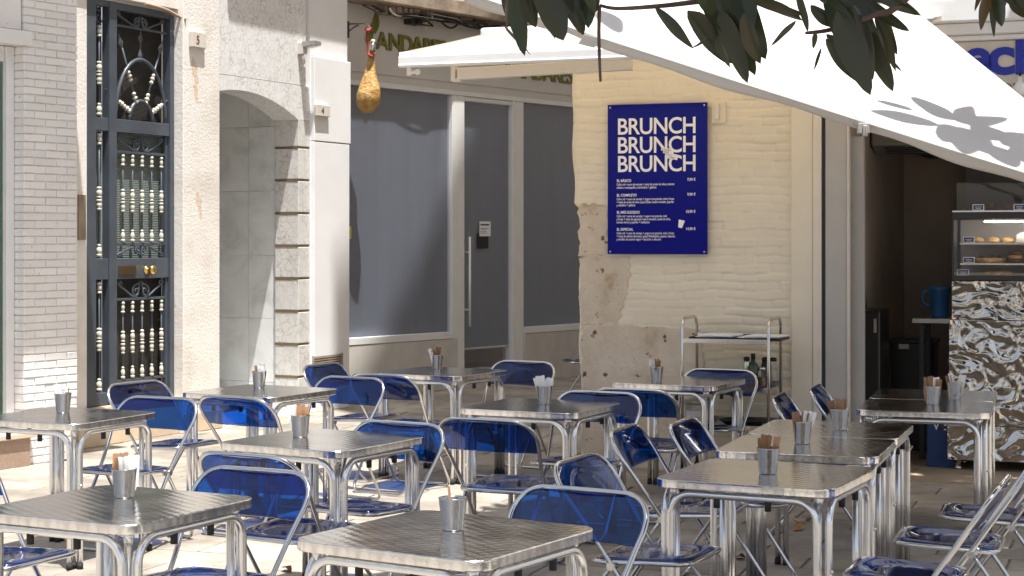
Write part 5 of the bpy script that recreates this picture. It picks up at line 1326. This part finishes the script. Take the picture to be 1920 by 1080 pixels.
def leaf(b0, b1, D0, D1, wpx, roll, curl=0.05, fold=0.35, seed=0):
    """a leaf from its stalk end to its tip; both given where they were measured, with their own distances"""
    p0, p1 = P(b0[0], b0[1], D0), P(b1[0], b1[1], D1); L = (p1-p0).length; d = (p1-p0).normalized()
    mb_ = leafmesh(L, wpx*0.43*(D0+D1)/2/F, curl, fold, seed); me = mb_.mesh('leaf'); me.materials.append(M('magnolia_leaf'))
    o = bpy.data.objects.new('leaf', me); COL.objects.link(o); o.parent = mg
    z_ = d; x_ = Vector((1, 0, 0)); x_ = (x_-z_*x_.dot(z_)).normalized(); y_ = z_.cross(x_)
    m3 = Matrix((x_, y_, z_)).transposed() @ Matrix.Rotation(radians(roll), 3, 'Z')
    o.matrix_local = Matrix.Translation(p0-TO) @ m3.to_4x4()
    return o
LV = [ # cluster left
 ((950, -10), (944, 55), 14, 70), ((944, 45), (986, 104), 10, 70), ((958, -30), (988, 105), 46, 20), ((985, -25), (1006, 52), 44, -30), ((1010, -40), (1056, 76), 66, 15), ((1040, -45), (1044, 70), 58, -25), ((1060, -40), (1088, 62), 50, 30), ((1085, -50), (1104, 52), 52, -15), ((1020, -60), (1075, 20), 60, 5), ((1100, -60), (1112, 30), 36, 40),
 # cluster middle
 ((1228, 14), (1296, 92), 26, 40), ((1296, 90), (1330, 72), 12, 20), ((1290, 20), (1366, 126), 46, 25), ((1330, -20), (1380, 76), 62, -10), ((1350, 20), (1402, 156), 46, 30), ((1365, -25), (1436, 112), 66, 10), ((1395, 25), (1432, 118), 46, -20), ((1340, 40), (1364, 128), 32, 50), ((1310, -30), (1338, 30), 40, 0), ((1385, -40), (1415, 60), 58, 20),
 # cluster right
 ((1400, -10), (1508, 42), 36, 20), ((1495, -15), (1512, 60), 26, 60), ((1492, 38), (1446, 88), 16, 30), ((1530, 60), (1524, 92), 12, 20), ((1548, 74), (1626, 170), 40, 25), ((1555, 0), (1600, 100), 60, -10), ((1570, 20), (1632, 178), 64, 15), ((1600, 10), (1645, 150), 60, -20), ((1610, 40), (1678, 170), 46, 30), ((1640, 30), (1684, 132), 30, 55), ((1560, -20), (1640, 60), 58, 10), ((1580, 60), (1625, 120), 58, 0), ((1600, -10), (1706, 60), 30, 20), ((1540, 90), (1526, 136), 7, 10), ((1520, 10), (1580, 52), 34, -10), ((1660, 115), (1692, 128), 12, 10), ((1622, -30), (1700, 8), 34, 0),
 # cluster at the right corner
 ((1850, -25), (1838, 56), 26, 30), ((1860, -20), (1862, 70), 16, 40), ((1868, -30), (1884, 46), 40, -20), ((1895, -20), (1922, 36), 34, 20), ((1905, -30), (1950, 30), 40, 0), ((1840, -30), (1832, 20), 14, 50), ((1880, -50), (1905, 10), 46, 15)]
rl = random.Random(9)
for i, (p0, p1, wp_, ro) in enumerate(LV):
    D0 = 3.78+rl.uniform(-0.10, 0.10)-(0.1 if p0[0] > 1480 else 0)
    leaf(p0, p1, D0, D0+rl.uniform(-0.05, 0.04), wp_, ro+rl.uniform(-10, 10)+(180 if rl.random() < 0.45 else 0), rl.uniform(-0.12, 0.12), rl.uniform(0.15, 0.5), i)
for i, (p0, p1, wp_, ro) in enumerate(LV):
    if wp_ < 30: continue
    D0 = 3.86+rl.uniform(0, 0.12)-(0.1 if p0[0] > 1480 else 0); jx, jy = rl.uniform(-16, 16), rl.uniform(-26, 4)
    leaf((p0[0]+jx, p0[1]+jy), (p1[0]+jx*1.6, p1[1]+jy-8), D0, D0+rl.uniform(-0.05, 0.04), wp_*1.05, ro+rl.uniform(-35, 35)+(180 if rl.random() < 0.5 else 0), rl.uniform(-0.12, 0.12), rl.uniform(0.15, 0.5), i+60)
# leaves above the parasol, their shadows fall on its canvas
SH = [((1760, 232), (1642, 210), 34), ((1712, 204), (1648, 189), 16), ((1792, 222), (1716, 182), 46), ((1795, 225), (1822, 196), 30), ((1800, 226), (1882, 218), 30), ((1795, 235), (1770, 262), 44), ((1800, 235), (1852, 284), 60), ((1820, 240), (1890, 250), 50), ((1880, 268), (1935, 252), 46), ((1860, 270), (1900, 310), 50), ((1890, 280), (1960, 300), 60), ((1810, 250), (1808, 286), 40), ((1130, 20), (1158, 58), 40)]
for i, (q0, q1, wp_) in enumerate(SH):
    a = onplane(*q0)+SUN*(0.85+0.02*i)/SUN.z*1.0; c = onplane(*q1)+SUN*(0.85+0.02*i+0.03)/SUN.z
    L = (c-a).length; me = leafmesh(L*1.12, wp_*0.72*4.9/F, 0.04, 0.15, 50+i).mesh('leaf'); me.materials.append(M('magnolia_leaf'))
    o = bpy.data.objects.new('leaf', me); COL.objects.link(o); o.parent = mg
    z_ = (c-a).normalized(); y_ = SUN-z_*SUN.dot(z_); y_.normalize(); x_ = y_.cross(z_)
    o.matrix_local = Matrix.Translation(a-TO) @ Matrix((x_, y_, z_)).transposed().to_4x4()
# crown overhead, out of view: clusters of leaf sized blades placed for their shade
cr = MB(); rcw = random.Random(31)
def blob(cx, cy, cz, rx, ry, rz_, n):
    for _ in range(n):
        while True:
            a, b_, c = rcw.uniform(-1, 1), rcw.uniform(-1, 1), rcw.uniform(-1, 1)
            if a*a+b_*b_+c*c < 1: break
        p = Vector((cx+a*rx, cy+b_*ry, cz+c*rz_))-TO
        d = Vector((rcw.uniform(-1, 1), rcw.uniform(-1, 1), rcw.uniform(-0.7, 0.5))).normalized(); L = rcw.uniform(0.15, 0.23); s_ = d.cross(Vector((rcw.uniform(-1, 1), rcw.uniform(-1, 1), 1.2))).normalized()*L*0.22
        m_ = p+d*L*0.5; dn = Vector((0, 0, -0.015))
        cr.add([p, m_*0.55+p*0.45+s_, m_+s_*1.0, p+d*L, m_-s_*1.0, m_*0.55+p*0.45-s_, m_+dn], [(0, 1, 6), (1, 2, 6), (2, 3, 6), (3, 4, 6), (4, 5, 6), (5, 0, 6)])
for args in ((1.0, 1.9, 4.3, 1.5, 0.9, 0.7, 1500), (2.9, 2.2, 4.6, 1.6, 1.2, 0.9, 1600),
             (1.5, 7.4, 5.4, 1.05, 1.2, 0.6, 2700), (2.7, 7.0, 5.3, 1.1, 1.3, 0.7, 2700), (1.4, 8.7, 5.5, 1.0, 0.9, 0.55, 2300), (3.0, 8.6, 5.5, 1.3, 1.0, 0.6, 2300), (4.3, 6.4, 5.4, 1.2, 2.2, 0.8, 2400), (0.55, 6.9, 5.3, 0.55, 0.9, 0.5, 1600)):
    blob(*args)
for args in ((3.5, 9.8, 5.6, 1.1, 0.8, 0.5, 2000), (2.3, 9.6, 5.6, 0.8, 0.5, 0.45, 1800), (0.55, 3.25, 4.2, 0.9, 0.55, 0.35, 1500), (1.6, 3.15, 4.2, 0.9, 0.55, 0.35, 1500), (2.5, 3.1, 4.3, 0.8, 0.6, 0.4, 900)): blob(*args)
cr.build('crown', 'magnolia_leaf', mg)
# ================================================================== FALLEN LEAVES
fm = leafmesh(0.11, 0.026, 0.25, 0.4, 77).mesh('fallen_leaf'); fm.materials.append(M('dry_leaf'))
for k, (px, py, lab) in enumerate(((1386, 1046, 'lower of two orange dry leaves among the legs of the nearest right row table'), (1388, 1028, 'upper orange dry leaf among the legs of the nearest right row table'), (1490, 997, 'orange dry leaf beside a chair foot behind the right row table legs'), (1645, 1023, 'small orange dry leaf right of the tall table legs'), (1510, 983, 'thin brown leaf on the paving under the right row'), (536, 1068, 'small brown dry leaf on the sunlit paving at the bottom left'))):
    Y = CAMH*F/(py-YH); o = inst('fallen_leaf', fm, None, ((px-960)/F*Y, Y, 0.012)); o.rotation_euler = (pi/2*0.96, 0.1*k, k*1.3); tag(o, lab, 'leaf', 'fallen leaves')
# lettering as plain meshes
bpy.context.view_layer.update()
dg = bpy.context.evaluated_depsgraph_get()
for o in [o for o in S.objects if o.type == 'FONT']:
    me = bpy.data.meshes.new_from_object(o.evaluated_get(dg)); n = bpy.data.objects.new('tmp', me); COL.objects.link(n)
    n.parent = o.parent; n.matrix_parent_inverse = o.matrix_parent_inverse; n.location = o.location; n.rotation_euler = o.rotation_euler; n.scale = o.scale
    nm = o.name; bpy.data.objects.remove(o); n.name = nm
